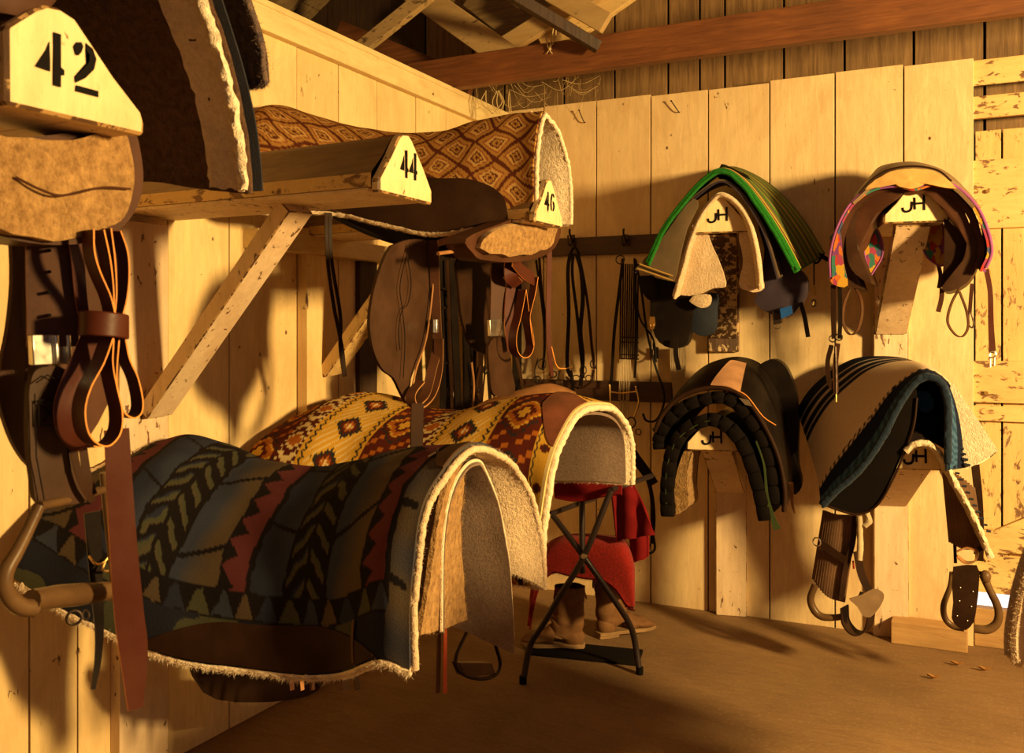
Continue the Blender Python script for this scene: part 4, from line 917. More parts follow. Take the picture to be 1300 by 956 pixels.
ck = tackset('cinch', 'broad string cinch with brass rings on the second hook', 'cinch', Y=YH, straps=[(.016, [(791, 328), (786, 370), (780, 420), (777, 470), (775, 490)], 'strap', 'lea_black'), (.012, [(806, 328), (807, 380), (808, 440), (806, 480)], 'strap', 'lea_black')],
  tubes=[(.0045, [(775+i*0, 488), (777, 515), (781, 535)], 'shank', 'brass') for i in (0,)]+[(.004, [(775, 497), (790, 499), (808, 497)], 'mouthpiece', 'brass'), (.0045, [(808, 490), (812, 510), (806, 530), (808, 536)], 'shank', 'brass')], rings=[(789, 330, .022, .003, 'f', 1.), (803, 536, .022, .004, 'f', 1.2), (812, 548, .014, .003)])
g = G()
for i in range(9):
    x = 789+i*2.7; g.tube(pp([(x, 335), (x-1, 380), (x-1.5, 425), (x-2, 456)], Y=YH+.01), .0042, 0, 6)
for y in (428, 434, 450, 455): g.tube(pp([(787, y), (811, y+1)], Y=YH+.004), .0035, 0, 5)
tag(g.build('cinch_cords', M['lea_dark'], ck))
g = G()
for i in range(7): x = 787+i*2.2; g.tube(pp([(x, 456), (x-.5, 480), (x-.5+random.uniform(-2, 2), 508)], Y=YH+.01), .0028, 0, 5)
for i in range(6): x = 788+i*2; g.tube(pp([(x, 508), (x+random.uniform(-3, 3), 545)], Y=YH+.01), .0026, 0, 5)
g.build('loose_strings', M['cord'], ck)
tackset('lead_rope', 'dark braided lead rope curling right of the string cinch', 'rope', Y=YH, tubes=[(.006, [(808, 330), (816, 375), (822, 420), (833, 465), (843, 495), (843, 515), (834, 533), (822, 534), (817, 525)], 'rope', 'lea_black'), (.005, [(806, 340), (812, 400), (830, 430), (834, 460)], 'rope', 'lea_black')])
hb = thing('horsehair_tassel', 'pale brown string tassel on a hook left of the lower black saddle', 'tassel', p(855, 505, Y=YH)); g = G()
for i in range(12): x = 851+i*1.7; g.tube(pp([(x, 440), (x+.5, 465), (856+i*.7, 505)], Y=YB-.05), .0032, 0, 5)
g.build('strings', M['cord'], hb)
# ------------------------------------------------------------------ upper left rack of the back wall: green edged pad, blanket, fleece
YF = 3.98
def bend(pts, Y): return [p(a, b, Y=Y) for a, b in pts]
def arcpad(front, back, n=44, nu=24, Yf=YF, Yb=4.56, mid=None):
    """sheet between two pixel arcs lying in two upright planes (front and back of the pad)"""
    rows = [cr(np.array(bend(front, Yf)), n)]
    if mid: rows += [cr(np.array(bend(m_, y_)), n) for m_, y_ in mid]
    rows += [cr(np.array(bend(back, Yb)), n)]
    return cr(np.array(rows), nu)
def col_green(s, t, dl, dr, se):
    L = dl+dr; G1 = (.03, .30, .02)
    if s < .045: return (.02, .20, .012)
    if s < .055: return (.60, .42, .08)
    x = (s*1.0) % .085
    if x < .022: return (.05, .24, .03)
    if x < .034: return (.50, .28, .05)
    if x < .050: return (.07, .05, .04)
    if x < .060: return (.16, .26, .06)
    return (.10, .055, .03)
A = arcpad([(820, 333), (840, 290), (868, 252), (895, 224), (918, 214), (942, 228), (968, 262), (994, 304), (1014, 342)], [(836, 318), (850, 280), (880, 245), (905, 222), (928, 211), (960, 222), (992, 245), (1022, 280), (1048, 322)], 60, 60)
gp = pad('saddle_pad', 'pad with bright green pile edge on the upper back wall rack', A, M['attr'], .008, M['green'], .014, col_green, fuzz=500, fl=.007, rims='f')
g = G(); g.tube(list(cr(offset(A, .006)[0], 40)), .009, 0, 8); g.tufts(A[0], np.tile(V(0, -1, -.2), (60, 1)), 900, .010, .002, 0, .9); g.build('green_pile_edge', M['green'], gp)
g = G(); g.tube(list(A[8][::3]), .003, 0, 6); g.build('gold_piping', M['goldpipe'], gp)
g = G(); g.plate(bend([(908, 222), (916, 208), (921, 209), (948, 222), (935, 226)], 4.1), V(0, .25, -.02), 0); g.build('black_spine_patch', M['lea_black'], gp)
A = arcpad([(806, 343), (832, 318), (860, 275), (880, 250), (912, 228), (934, 236), (955, 262), (975, 300), (990, 352)], [(832, 325), (845, 300), (870, 265), (895, 243), (922, 232), (950, 240), (980, 270), (1000, 310), (1010, 345)], Yf=3.99, Yb=4.5)
kb = pad('saddle_blanket', 'khaki and purple blanket with gold piped corner under the green edged pad', A, M['khaki'], .007, M['purple'], .006, cat='blanket')
c4 = [(806, 342), (818, 346), (838, 352), (855, 357), (862, 330), (872, 290), (886, 262), (880, 252), (862, 272), (834, 312)]
g = G(); g.plate(bend(c4, 3.985), V(0, .012, 0), 0, None, 2, .01); g.build('turned_corner', M['khaki'], kb)
for d in (0, 6):
    g = G(); g.tube(bend([(812-d*.4, 335+d), (828, 341+d), (842, 346+d), (854, 350+d)], 3.972), .0028, 0, 6); g.build('gold_piping', M['goldpipe'], kb)
# fleece under-pad
A = arcpad([(853, 376), (862, 345), (873, 305), (890, 268), (914, 244), (940, 258), (956, 285), (966, 325), (970, 366)], [(884, 352), (888, 330), (893, 305), (903, 280), (918, 268), (932, 280), (940, 305), (944, 330), (948, 350)], 50, 24, Yf=4.0, Yb=4.35)
fp = pad('fleece_saddle_pad', 'cream fleece under pad hanging beneath the green edged pad', A, M['fl_pale'], .008, M['fl_cream'], .012, fuzz=500, fl=.006, rims='f')
for sg, pts in ((0, [(854, 376), (885, 374), (905, 366), (920, 364), (918, 345), (905, 315), (893, 290), (876, 305), (864, 345)]), (1, [(970, 366), (962, 371), (945, 368), (938, 360), (943, 330), (938, 300), (945, 290), (960, 310), (968, 345)])):
    g = G(); g.plate(bend(pts, 4.05), V(0, .012, 0), 0, None, 3, .006); g.build('lining_fold', M['fl_cream'], fp, noisy=.004, nfreq=30)
# dark saddle bits below
dk = thing('saddle_bag', 'black leather bag and blue grey bedroll hanging under the khaki blanket', 'bag', p(860, 440, Y=4.2))
g = plate_px([(828, 352), (860, 360), (878, 378), (876, 420), (870, 438), (850, 442), (832, 428), (826, 395)], Y=4.15, th=.05, smooth=3, bulge=.02); g.build('bag_body', M['lea_black'], dk)
g = plate_px([(812, 350), (830, 352), (835, 375), (826, 382), (815, 370)], Y=4.14, th=.02, smooth=3, bulge=.01); g.build('bag_flap', M['lea_black'], dk)
g = plate_px([(878, 378), (908, 372), (908, 400), (906, 420), (893, 427), (878, 420), (874, 405)], Y=4.18, th=.05, smooth=3, bulge=.03); g.build('bedroll_end', M['navycan'], dk)
g = plate_px([(875, 382), (882, 375), (900, 374), (900, 386), (890, 391)], Y=4.1, th=.03, smooth=3, bulge=.02); g.build('fleece_roll', M['fl_cream'], dk)
g = G(); g.strap(bend([(829, 350), (828, 380), (828, 402)], 4.10), (1, 0, 0), .012, .004); g.build('strap', M['lea_black'], dk); g = G(); g.strap(bend([(858, 430), (858, 450), (862, 470)], 4.12), (1, 0, 0), .022, .004); g.build('strap', M['lea_black'], dk)
g = G(); g.plate(bend([(825, 402), (831, 402), (832, 412), (830, 418), (826, 418), (824, 412)], 4.09), V(0, .004, 0)); g.ring(p(828, 413, Y=4.085), .008, .002, (0, 1, 0)); g.build('zip_pull', M['brass'], dk)
pb_ = thing('nylon_bag', 'grey purple nylon bag with a black strap hanging right of the green edge', 'bag', p(995, 400, Y=4.2))
g = plate_px([(960, 285), (978, 290), (1000, 330), (1026, 350), (1027, 366), (1018, 385), (1005, 400), (992, 402), (975, 395), (960, 386), (958, 375), (968, 350), (968, 315)], Y=4.1, th=.04, smooth=3, bulge=.03); g.build('bag_body', M['purple'], pb_, noisy=.015, nfreq=9)
g = G(); g.plate(bend([(990, 392), (1004, 388), (1006, 398), (992, 405)], 4.06), V(0, .01, 0)); g.build('blue_patch', M['blueweb'], pb_)
g = G(); g.strap(bend([(1016, 384), (1021, 400), (1026, 428)], 4.09), (1, 0, 0), .018, .004); g.build('strap', M['lea_black'], pb_)
g = G(); g.plate(bend([(980, 395), (992, 400), (992, 410), (982, 412)], 4.08), V(0, .02, 0)); g.ring(p(987, 414, Y=4.08), .012, .002, (0, 1, 0)); g.build('buckle', M['iron'], pb_)
tackset('lead_strap', 'short dark lead with a metal snap hanging between the two upper racks', 'lead', Y=4.45, straps=[(.02, [(1024, 318), (1040, 324), (1052, 330)], 'strap', 'lea_black'), (.01, [(1046, 322), (1036, 334), (1022, 320)], 'strap', 'lea_black')], tubes=[(.0035, [(1034, 332), (1034, 362)], 'cord', 'iron'), (.005, [(1034, 362), (1035, 375), (1032, 388)], 'snap', 'brass')], rings=[(1034, 385, .010, .003, 'f', 1.6)])
# ------------------------------------------------------------------ English saddle on the upper right rack
es = thing('english_saddle', 'narrow brown English saddle on a multicoloured pad with purple binding', 'saddle', V(A2[0], 4.2, 1.3))
fr_ = [(1062, 352), (1066, 310), (1080, 268), (1104, 240), (1130, 230), (1160, 236), (1192, 230), (1220, 244), (1242, 275), (1250, 315), (1246, 345)]
A = arcpad([(1054, 352), (1054, 322), (1064, 286), (1082, 256), (1108, 238), (1140, 233), (1162, 237), (1186, 231), (1214, 237), (1240, 262), (1254, 292), (1259, 320), (1250, 344)],
           [(1062, 340), (1060, 310), (1070, 272), (1090, 244), (1115, 228), (1145, 222), (1162, 222), (1184, 224), (1212, 232), (1240, 256), (1250, 286), (1252, 312), (1246, 335)], 70, 26, Yf=3.96, Yb=4.48)
mp = pad('saddle_pad', 'multicoloured brushstroke saddle pad with purple binding under the English saddle', A, M['multi'], .007, M['multi'], .008)
g = G(); g.tube(list(A[0][::2]), .006, 0, 8); g.tube(list(A[:, 0][::2]), .006, 0, 8); g.tube(list(A[:, -1][::2]), .006, 0, 8); g.build('purple_binding', M['purplepipe'], mp)
for pts in ([(1054, 300), (1066, 292), (1070, 330), (1076, 362), (1060, 362), (1053, 350)],):
    g = G(); g.plate(bend(pts, 3.965), V(0, .010, 0), 0, None, 3); g.build('front_flap', M['multi'], mp)
# cantle (tan, quilted) and seat
A = arcpad([(1082, 257), (1106, 236), (1128, 226), (1160, 222), (1192, 226), (1216, 240), (1238, 262)], [(1096, 238), (1106, 222), (1120, 210), (1152, 205), (1176, 208), (1196, 216), (1208, 224)], 50, 20, Yf=3.95, Yb=4.42, mid=[([(1086, 246), (1104, 226), (1126, 212), (1160, 208), (1192, 214), (1212, 226), (1232, 246)], 4.08)])
g = G(); g.grid(A, .012); g.build('seat', M['lea_worn'], es)
g = G(); g.plate(bend([(1098, 240), (1112, 228), (1130, 218), (1160, 214), (1185, 217), (1206, 230), (1214, 240), (1196, 232), (1180, 231), (1164, 238), (1148, 239), (1130, 231), (1112, 238)], 3.945), V(0, .03, 0), 0, None, 3, .008); g.build('quilted_pommel', leather('quilted_tan_leather', (.50, .30, .10), .6), es, noisy=.004, nfreq=40)
g = G(); g.tube(bend([(1090, 246), (1108, 227), (1130, 215), (1160, 211), (1190, 216), (1208, 230)], 3.95), .004, 0, 6); g.build('welt', M['lea_dark'], es)
# panels under the arch: dark gullet, brown rolls
for pts in ([(1078, 300), (1090, 268), (1112, 246), (1138, 236), (1150, 240), (1140, 252), (1120, 266), (1104, 290), (1094, 310), (1084, 318)], [(1236, 300), (1224, 268), (1204, 248), (1184, 236), (1170, 240), (1190, 258), (1216, 290), (1232, 318), (1238, 316)]):
    g = G(); g.plate(bend(pts, 4.0), V(0, .28, 0), 0, None, 3, .012); g.build('stuffed_panel', M['lea_brown'], es)
A_ = arcpad([(1064, 345), (1064, 310), (1074, 275), (1092, 250), (1116, 238), (1142, 236), (1162, 240), (1184, 234), (1208, 242), (1232, 266), (1246, 296), (1250, 320), (1243, 342)], [(1070, 335), (1068, 305), (1078, 270), (1096, 246), (1118, 232), (1146, 226), (1162, 227), (1184, 228), (1208, 238), (1232, 260), (1244, 290), (1246, 312), (1240, 335)], 60, 10, Yf=3.99, Yb=4.44)
g = G(); g.grid(A_, .022); g.build('sweat_flap', M['lea_brown'], es)
for k, pts in enumerate(([(1078, 270), (1074, 300), (1076, 330), (1086, 348), (1106, 360), (1098, 340), (1090, 315), (1090, 290), (1096, 268)], [(1066, 300), (1068, 280), (1080, 262), (1074, 290), (1072, 330), (1080, 352), (1092, 366), (1076, 362), (1068, 340)],
     [(1242, 280), (1246, 310), (1240, 340), (1226, 360), (1204, 370), (1196, 364), (1212, 345), (1222, 330), (1230, 300), (1232, 275)], [(1198, 278), (1199, 310), (1197, 345), (1195, 365), (1210, 362), (1230, 345), (1238, 315), (1232, 300), (1215, 290)])):
    g = G(); Z = bend(pts, 4.0 if k in (0, 2) else 4.03); g.plate(Z, V(0, .30 if k < 3 else .02, 0), 0, None, 3, .006); g.build('saddle_flap', M['lea_mid'] if k != 3 else M['lea_dark'], es)
for pts in ([(1096, 300), (1104, 290), (1114, 292), (1120, 308), (1120, 325), (1112, 340), (1104, 350), (1100, 335), (1097, 318)], [(1172, 305), (1174, 290), (1184, 283), (1196, 282), (1198, 310), (1198, 336), (1186, 334), (1174, 322)]):
    g = G(); g.plate(bend(pts, 4.2), V(0, .012, 0), 0, None, 3); q = g.build('knee_patch', M['multi'], mp)
    g = G(); O = bend(pts, 4.2); g.tube(O, .004, 0, 6, closed=True); g.build('purple_binding', M['purplepipe'], q)
g = G(); g.strap(bend([(1080, 366), (1072, 385), (1070, 408), (1078, 424), (1088, 420), (1094, 400), (1093, 380), (1084, 362)], 4.05), (.25, 1, 0), .026, .004); g.build('stirrup_leather', M['lea_brown'], es); g = G(); g.strap(bend([(1218, 366), (1208, 385), (1203, 408), (1212, 424), (1222, 427), (1229, 415), (1227, 395), (1218, 370)], 4.05), (.25, 1, 0), .026, .004)
g.build('stirrup_leather', M['lea_brown'], es)
g = G(); g.strap(bend([(1196, 366), (1195, 380), (1191, 396)], 4.05), (1, 0, 0), .018, .004); g.build('girth_billet', M['lea_brown'], es); g = G(); g.strap(bend([(1234, 360), (1232, 385), (1231, 398)], 4.08), (1, 0, 0), .014, .004); g.build('girth_billet', M['lea_brown'], es); g = G(); g.strap(bend([(1191, 335), (1194, 350), (1192, 366)], 4.25), (1, 0, 0), .016, .004); g.build('girth_billet', M['lea_brown'], es)
g = G(); g.tube(bend([(1231, 396), (1229, 410), (1234, 416), (1236, 410), (1233, 398)], 4.07), .0035, 0, 6); g.build('billet_buckle', M['iron'], es)
g = G(); g.strap(bend([(1252, 342), (1257, 370), (1258, 410), (1260, 448)], 4.1), (1, .1, 0), [.018, .018, .02, .024], .005); rn = thing('girth_strap', 'brown girth strap with two metal snaps hanging at far right of the English saddle', 'strap', p(1260, 465, Y=4.1)); g.build('strap', M['lea_red'], rn)
g = G(); g.tube(bend([(1257, 446), (1257, 466)], 4.1), .004, 0, 6); g.tube(bend([(1263, 446), (1262, 464)], 4.1), .004, 0, 6); g.ring(p(1260, 450, Y=4.09), .012, .003, (0, 1, 0)); g.build('snap', M['steel'], rn)
tackset('breastplate', 'brown leather breastplate with ring and snap hanging left of the English saddle', 'breastplate', Y=3.99, straps=[(.020, [(1058, 362), (1058, 400), (1059, 430)], 'strap'), (.016, [(1066, 362), (1067, 400), (1066, 430)], 'strap', 'lea_black'), (.018, [(1056, 438), (1051, 460), (1053, 485), (1058, 492)], 'strap'), (.020, [(1064, 436), (1061, 465), (1062, 498)], 'strap', 'lea_brown')],
  rings=[(1058, 430, .013, .003, 'f', 1.), (1066, 428, .013, .003, 'f', 1.)], tubes=[(.006, [(1061, 440), (1062, 480), (1062, 500)], 'snap_swivel', 'iron'), (.003, [(1062, 498), (1062, 510)], 'chain', 'brass')])
# ------------------------------------------------------------------ black saddle with scalloped pads on the lower left rack
bs = thing('black_saddle', 'black leather saddle with worn tan patch over two scalloped pads', 'saddle', V(A3[0], 4.3, .6))
f0 = [(831, 548), (842, 525), (862, 505), (890, 494), (918, 493), (945, 505), (970, 540), (988, 580), (996, 620), (996, 650)]
f1 = [(858, 510), (872, 485), (892, 466), (915, 456), (940, 453), (966, 462), (988, 490), (1000, 530), (1006, 580), (1008, 612)]
A = arcpad(f0, f1, 60, 30, Yf=3.97, Yb=4.4, mid=[([(840, 530), (856, 503), (880, 481), (905, 472), (936, 470), (962, 482), (982, 516), (994, 560), (1002, 605), (1002, 634)], 4.15)])
g = G(); g.grid(A, .012); g.build('seat', M['lea_black'], bs)
g = G(); g.plate(bend([(956, 470), (966, 462), (976, 457), (988, 458), (1000, 470), (1009, 495), (1014, 530), (1013, 570), (1014, 595), (1018, 618), (1006, 628), (1000, 600), (998, 560), (990, 520), (976, 490)], 4.34), V(-.02, .16, 0), 0, None, 3, .015); g.build('cantle', M['lea_black'], bs)
g = G(); Z_ = np.stack([cr(np.array([p(a, b, Y=y) for a, b, y in row]), 8) for row in ([(922, 463, 4.15), (930, 459, 4.2), (948, 463, 4.22)], [(908, 482, 4.03), (922, 478, 4.06), (944, 480, 4.1)], [(903, 490, 3.965), (924, 492, 3.965), (940, 500, 3.97)])]); Z_ = cr(Z_, 12)-V(0, .01, -.004)
g.grid(Z_, .004); g.build('worn_patch', M['suedepatch'], bs)
g = G(); g.tube(list(cr(bend([(920, 492), (946, 501), (968, 528), (985, 540)], 3.96), 20)), .0025, 0, 6); g.build('copper_edge', M['lea_edge'], bs)
g = G(); g.plate(bend([(938, 505), (950, 508), (955, 516), (946, 514)], 3.95), V(0, .006, 0)); g.build('concho', M['steel'], bs)
g = G(); g.tube(list(cr(bend(f0, 3.962), 40)), .010, 0, 8); g.build('front_roll', M['lea_dark'], bs)
g = G(); g.strap(bend([(1004, 612), (1006, 640), (1009, 652)], 4.1), (1, 0, 0), [.02, .012, .004], .004); g.build('strap_tip', M['lea_tan'], bs)
def scallops(name, label, arc, Yf, w, n, mat, green=None, lining=None):
    P_ = cr(np.array(bend(arc, Yf)), n*2+1); g = G(); c = P_.mean(0)
    r = thing(name, label, 'saddle pad', V(c[0], c[1]+.1, P_[:, 2].min()))
    for i in range(n):
        a, b = P_[2*i], P_[2*i+2]; m_ = P_[2*i+1]; t_ = nrm(b-a); nn = nrm(np.cross(t_, V(0, 1, 0)))
        l_ = np.linalg.norm(b-a); g.ball(m_, l_*.62, .030, w/2, 0, 8, 12, (t_, V(0, 1, 0), nn)); vv = g.v[-1]; dd = vv-m_; k1 = dd@t_; k2 = dd@nn; g.v[-1] = m_+np.outer(np.sign(k1)*np.minimum(abs(k1)*1.5, l_*.52), t_)+np.outer(np.sign(k2)*np.minimum(abs(k2)*1.5, w/2), nn)+np.outer(dd[:, 1], V(0, 1, 0))
    Z_ = np.stack([P_+V(0, .02, 0), P_+V(0, .2, 0), P_+V(0, .45, 0)]); g.grid(Z_, .012)
    g.build('quilted_scallops', mat, r)
    return r
scallops('saddle_pad', 'outer black scalloped pad just under the black saddle', [(838, 570), (838, 555), (850, 533), (872, 515), (900, 506), (926, 507), (950, 528), (970, 560), (980, 600), (985, 640)], 3.985, .052, 15, M['felt_blk'])
sp = scallops('saddle_pad', 'inner black scalloped pad framing the branded rack end, sheepskin lined', [(848, 655), (847, 630), (849, 600), (855, 570), (872, 545), (900, 533), (922, 540), (942, 562), (956, 595), (966, 630), (972, 660)], 3.975, .055, 16, M['felt_blk'])
g = G(); g.plate(bend([(858, 652), (856, 620), (862, 590), (872, 566), (884, 556), (876, 580), (872, 610), (874, 640), (866, 648)], 4.02), V(0, .16, 0), 0, None, 3); g.build('sheepskin_lining', M['fl_gold'], sp)
g = G(); g.tube(bend([(846, 640), (845, 610), (850, 580), (862, 556), (890, 537), (910, 534)], 3.95), .0025, 0, 6); g.strap(bend([(960, 560), (970, 590), (974, 630), (982, 660), (987, 672)], 3.96), (1, 0, 0), [.006, .008, .012, .022, .03], .004); g.build('green_cord', cloth('dull_green_cord', (.05, .07, .025)), sp)
tackset('strap', 'dark doubled strap hanging left of the lower black saddle', 'strap', Y=4.4, straps=[(.05, [(790, 555), (806, 580), (822, 602), (830, 615)], 'strap', 'lea_black'), (.02, [(815, 590), (826, 620), (830, 655), (828, 690)], 'strap', 'lea_black'), (.012, [(826, 690), (822, 698), (826, 702), (832, 696), (830, 680)], 'loop', 'lea_black')])
# ------------------------------------------------------------------ knitted blanket, felt pad and western saddle on the lower right rack
def col_knit(s, t, dl, dr, se):
    CR = (.74, .58, .40); NV = (.010, .014, .032); BL = (.02, .05, .11); W = (.60, .50, .38)
    if s < .045: return BL if (math.floor(t/.012) % 2) else (.05, .11, .20)
    if s < .115: return NV
    if s < .135: return NV if tri(t/.030) > .5 else CR
    if s > .42:
        x = s-.42
        if .02 < x < .035 or .075 < x < .088 or .13 < x < .14: return W
        return NV
    return tuple(c*(.92+.08*((math.floor(s/.01)+math.floor(t/.012)) % 2)) for c in CR)
A = arcpad([(1042, 640), (1060, 622), (1090, 595), (1118, 555), (1138, 515), (1160, 484), (1180, 476), (1198, 486), (1206, 515), (1206, 560), (1206, 596)],
           [(1012, 520), (1020, 505), (1034, 488), (1056, 470), (1082, 456), (1110, 452), (1150, 455), (1180, 470), (1210, 500), (1240, 535), (1266, 572)], 90, 90, Yf=3.90, Yb=4.5,
           mid=[([(1036, 600), (1048, 575), (1070, 540), (1095, 512), (1120, 486), (1150, 468), (1176, 464), (1205, 484), (1226, 520), (1246, 560), (1246, 588)], 4.12)])
kn = pad('knitted_blanket', 'cream knitted blanket with navy edge and blue roll on lower right rack', A, M['knit'], .008, M['navycan'], .008, col_knit, cat='blanket')
g = G(); g.tube(list(offset(A, .008)[0][::3]), .014, 0, 10); g.build('blue_rolled_edge', fleece('steel_blue_knit', (.012, .026, .052), (.006, .012, .026), .8), kn, noisy=.003, nfreq=60)
g = G(); g.plate(bend([(1208, 484), (1222, 505), (1246, 540), (1267, 572), (1250, 584), (1227, 596), (1220, 575), (1210, 540), (1204, 505)], 3.97), V(0, .012, 0), 0, None, 1); qf = g.build('cream_flap', fleece('cream_chenille', (.80, .66, .48), (.60, .47, .32), .6), kn)
g = G()
for i in range(8):
    y = 540+i*7; x = 1205+i*2.7; g.tube(bend([(x, y), (x+8, y+2)], 3.962), .005, 0, 6)
g.build('navy_blanket_stitch', M['navycan'], kn)
A = arcpad([(1040, 640), (1060, 645), (1085, 652), (1108, 642), (1132, 600), (1150, 560), (1158, 510), (1165, 492)], [(1052, 600), (1070, 590), (1090, 575), (1110, 555), (1130, 530), (1145, 510), (1160, 495), (1172, 490)], 40, 12, Yf=3.95, Yb=4.2)
g = plate_px([(1040, 636), (1062, 612), (1092, 585), (1120, 545), (1142, 505), (1158, 490), (1164, 500), (1158, 540), (1146, 575), (1130, 612), (1112, 642), (1090, 652), (1068, 648)], Y=3.94, th=.02, smooth=3, bulge=.005)
fb = thing('felt_pad', 'black quilted felt pad edge below the knitted blanket', 'saddle pad', p(1085, 650, Y=3.95)); g.build('felt', M['felt_blk'], fb)
g = G(); g.tube(bend([(1040, 638), (1066, 648), (1090, 653), (1113, 642), (1132, 612), (1148, 575), (1160, 540), (1164, 505)], 3.935), .005, 0, 6); g.build('binding', M['lea_dark'], fb)
# black block standing in for the dark void + blue scarf inside the arch
g = plate_px([(1160, 490), (1178, 482), (1196, 490), (1204, 520), (1206, 570), (1192, 566), (1172, 556), (1152, 562), (1158, 530)], Y=4.1, th=.25, smooth=3); g.build('dark_void_fill', M['felt_blk'], fb)
g = G(); g.plate(bend([(1160, 500), (1176, 496), (1186, 510), (1178, 524), (1164, 518)], 4.06), V(0, .02, 0), 0, None, 3, .012); g.build('blue_scarf_corner', M['blueweb'], fb, noisy=.008, nfreq=40)
# white cable knit under pad across the branded head
kw = thing('knitted_pad', 'cream cable knit pad draped over the lower right branded rack end', 'saddle pad', p(1250, 700, Y=3.97))
A = arcpad([(1148, 572), (1160, 562), (1180, 562), (1196, 578), (1208, 600), (1226, 632), (1244, 668), (1260, 708)], [(1156, 574), (1168, 568), (1184, 572), (1194, 590), (1204, 612), (1218, 640), (1232, 668), (1250, 690)], 50, 16, Yf=3.93, Yb=4.12)
g = G(); g.grid(A, .014); g.tube(list(cr(offset(A, .006)[0], 40)), .012, 0, 8)
g.build('cable_knit', fleece('cream_cable_knit', (.74, .62, .44), (.52, .42, .28), .5), kw, noisy=.004, nfreq=55)
g = G()
for i in range(11):
    x = 1208+i*4.4; y = 592+i*8.2; g.tube(bend([(x, y), (x+6, y+1)], 3.925), .0045, 0, 6)
g.build('navy_blanket_stitch', M['navycan'], kw)
# western saddle below: left fender and stirrup, right fender and stirrup
ws = thing('western_saddle', 'brown ribbed fender western saddle under the knitted blanket, stirrups at both sides', 'saddle', V(A4[0], 4.15, .05))
def ribbed(pts_top, pts_bot, n, Y, depth=.05):
    T = cr(np.array(bend(pts_top, Y)), n); B_ = cr(np.array(bend(pts_bot, Y)), n); R = []
    for k in np.linspace(0, 1, 16):
        row = T*(1-k)+B_*k; row = row+np.array([[0, -.018*math.sin(math.pi*i/(n-1))-.004*math.sin(i*2.1), 0] for i in range(n)]); R.append(row)
    return np.array(R)
g = G(); g.grid(ribbed([(1048, 648), (1065, 652), (1088, 653)], [(1034, 735), (1052, 755), (1072, 764)], 40, 4.02), .012); g.build('fender', M['corduroy'], ws)
g = G(); g.strap(bend([(1040, 688), (1056, 700), (1074, 712)], 3.97), (0, 0, 1), .03, .005); g.build('hobble_strap', M['lea_dark'], ws)
g = G(); g.ring(p(1037, 688, Y=3.97), .017, .003, (.4, 1, 0)); g.build('ring', M['steel'], ws)
g = G(); g.strap(bend([(1086, 655), (1082, 690), (1074, 720), (1068, 760)], 3.98), (1, .3, 0), .022, .006); g.build('stirrup_leather', M['lea_dark'], ws); g = G(); g.strap(bend([(1088, 700), (1094, 730), (1108, 760)], 4.0), (1, .3, 0), .03, .005); g.build('stirrup_leather', M['lea_dark'], ws)
g = G(); g.tube(bend([(1035, 742), (1029, 760), (1034, 775), (1044, 783), (1060, 784), (1072, 782)], 4.0), [.014, .015, .016, .015, .013, .012], 0, 10); g.build('stirrup', M['stirwood'], ws)
g = G(); g.strap(bend([(1072, 770), (1074, 790), (1086, 803), (1100, 800), (1106, 780), (1104, 762), (1090, 755)], 4.0), (.3, 1, 0), .07, .006); g.build('stirrup_hood', M['lea_dark'], ws)
g = plate_px([(1078, 760), (1092, 756), (1108, 748), (1120, 752), (1122, 760), (1116, 772), (1106, 783), (1096, 782), (1088, 770)], Y=3.93, th=.008, smooth=3, bulge=.004); g.build('leather_tongue', M['lea_worn'], ws)
g = G(); g.tube(bend([(1091, 655), (1092, 690), (1091, 711)], 3.96), .012, 0, 8); g.tube(bend([(1100, 650), (1103, 662), (1098, 668)], 3.96), .012, 0, 8); g.build('cord_cinch_end', M['cord'], ws, noisy=.003, nfreq=60)
g = G(); g.tube(bend([(1083, 712), (1084, 722)], 3.97), .004, 0, 6); g.build('red_ribbon', M['red'], ws)
g = G(); g.grid(ribbed([(1200, 600), (1215, 602), (1236, 620)], [(1208, 688), (1228, 696), (1246, 690)], 40, 4.02), .012); g.build('fender', M['corduroy'], ws)
g = G(); g.strap(bend([(1238, 590), (1242, 630), (1244, 680), (1243, 712)], 4.06), (1, 0, 0), .03, .006); g.build('stirrup_leather', M['lea_dark'], ws); g = G(); g.strap(bend([(1209, 600), (1211, 660), (1213, 715)], 4.06), (1, 0, 0), .012, .005); g.build('stirrup_leather', M['lea_dark'], ws)
g = G(); g.strap(bend([(1215, 706), (1226, 714), (1238, 712), (1240, 700), (1228, 695), (1215, 700)], 3.96), (.2, 1, .0), .03, .006); g.build('hobble_strap', M['lea_tan'], ws)
g = G(); g.tube(bend([(1248, 730), (1256, 748), (1267, 772), (1266, 790), (1254, 799), (1236, 798)], 3.98), [.016, .014, .015, .016, .017, .016], 0, 10); g.tube(bend([(1208, 726), (1206, 745), (1198, 768), (1200, 785), (1210, 795), (1224, 798)], 4.04), [.008, .010, .012, .012, .012, .012], 0, 10); g.ball(p(1251, 732, Y=3.97), .02, .02, .024)
g.tube([p(1210, 728, Y=4.04), p(1228, 724, Y=4.0), p(1246, 728, Y=3.98)], .008); g.build('stirrup', M['stirwood'], ws)
g = G(); g.plate(bend([(1210, 720), (1240, 718), (1243, 740), (1240, 770), (1236, 790), (1226, 800), (1216, 796), (1208, 785), (1210, 765)], 3.94), V(0, .008, 0), 0, None, 2, .003); tp = g.build('stirrup_cover', M['lea_dark'], ws)
g = G()
for a, b in ((1219, 746), (1235, 751), (1218, 763), (1233, 770), (1215, 782), (1228, 788)): g.ball(p(a, b, Y=3.938), .0035, .0025, .0035, 0, 6, 8)
g.build('steel_rivets', M['steel'], tp)
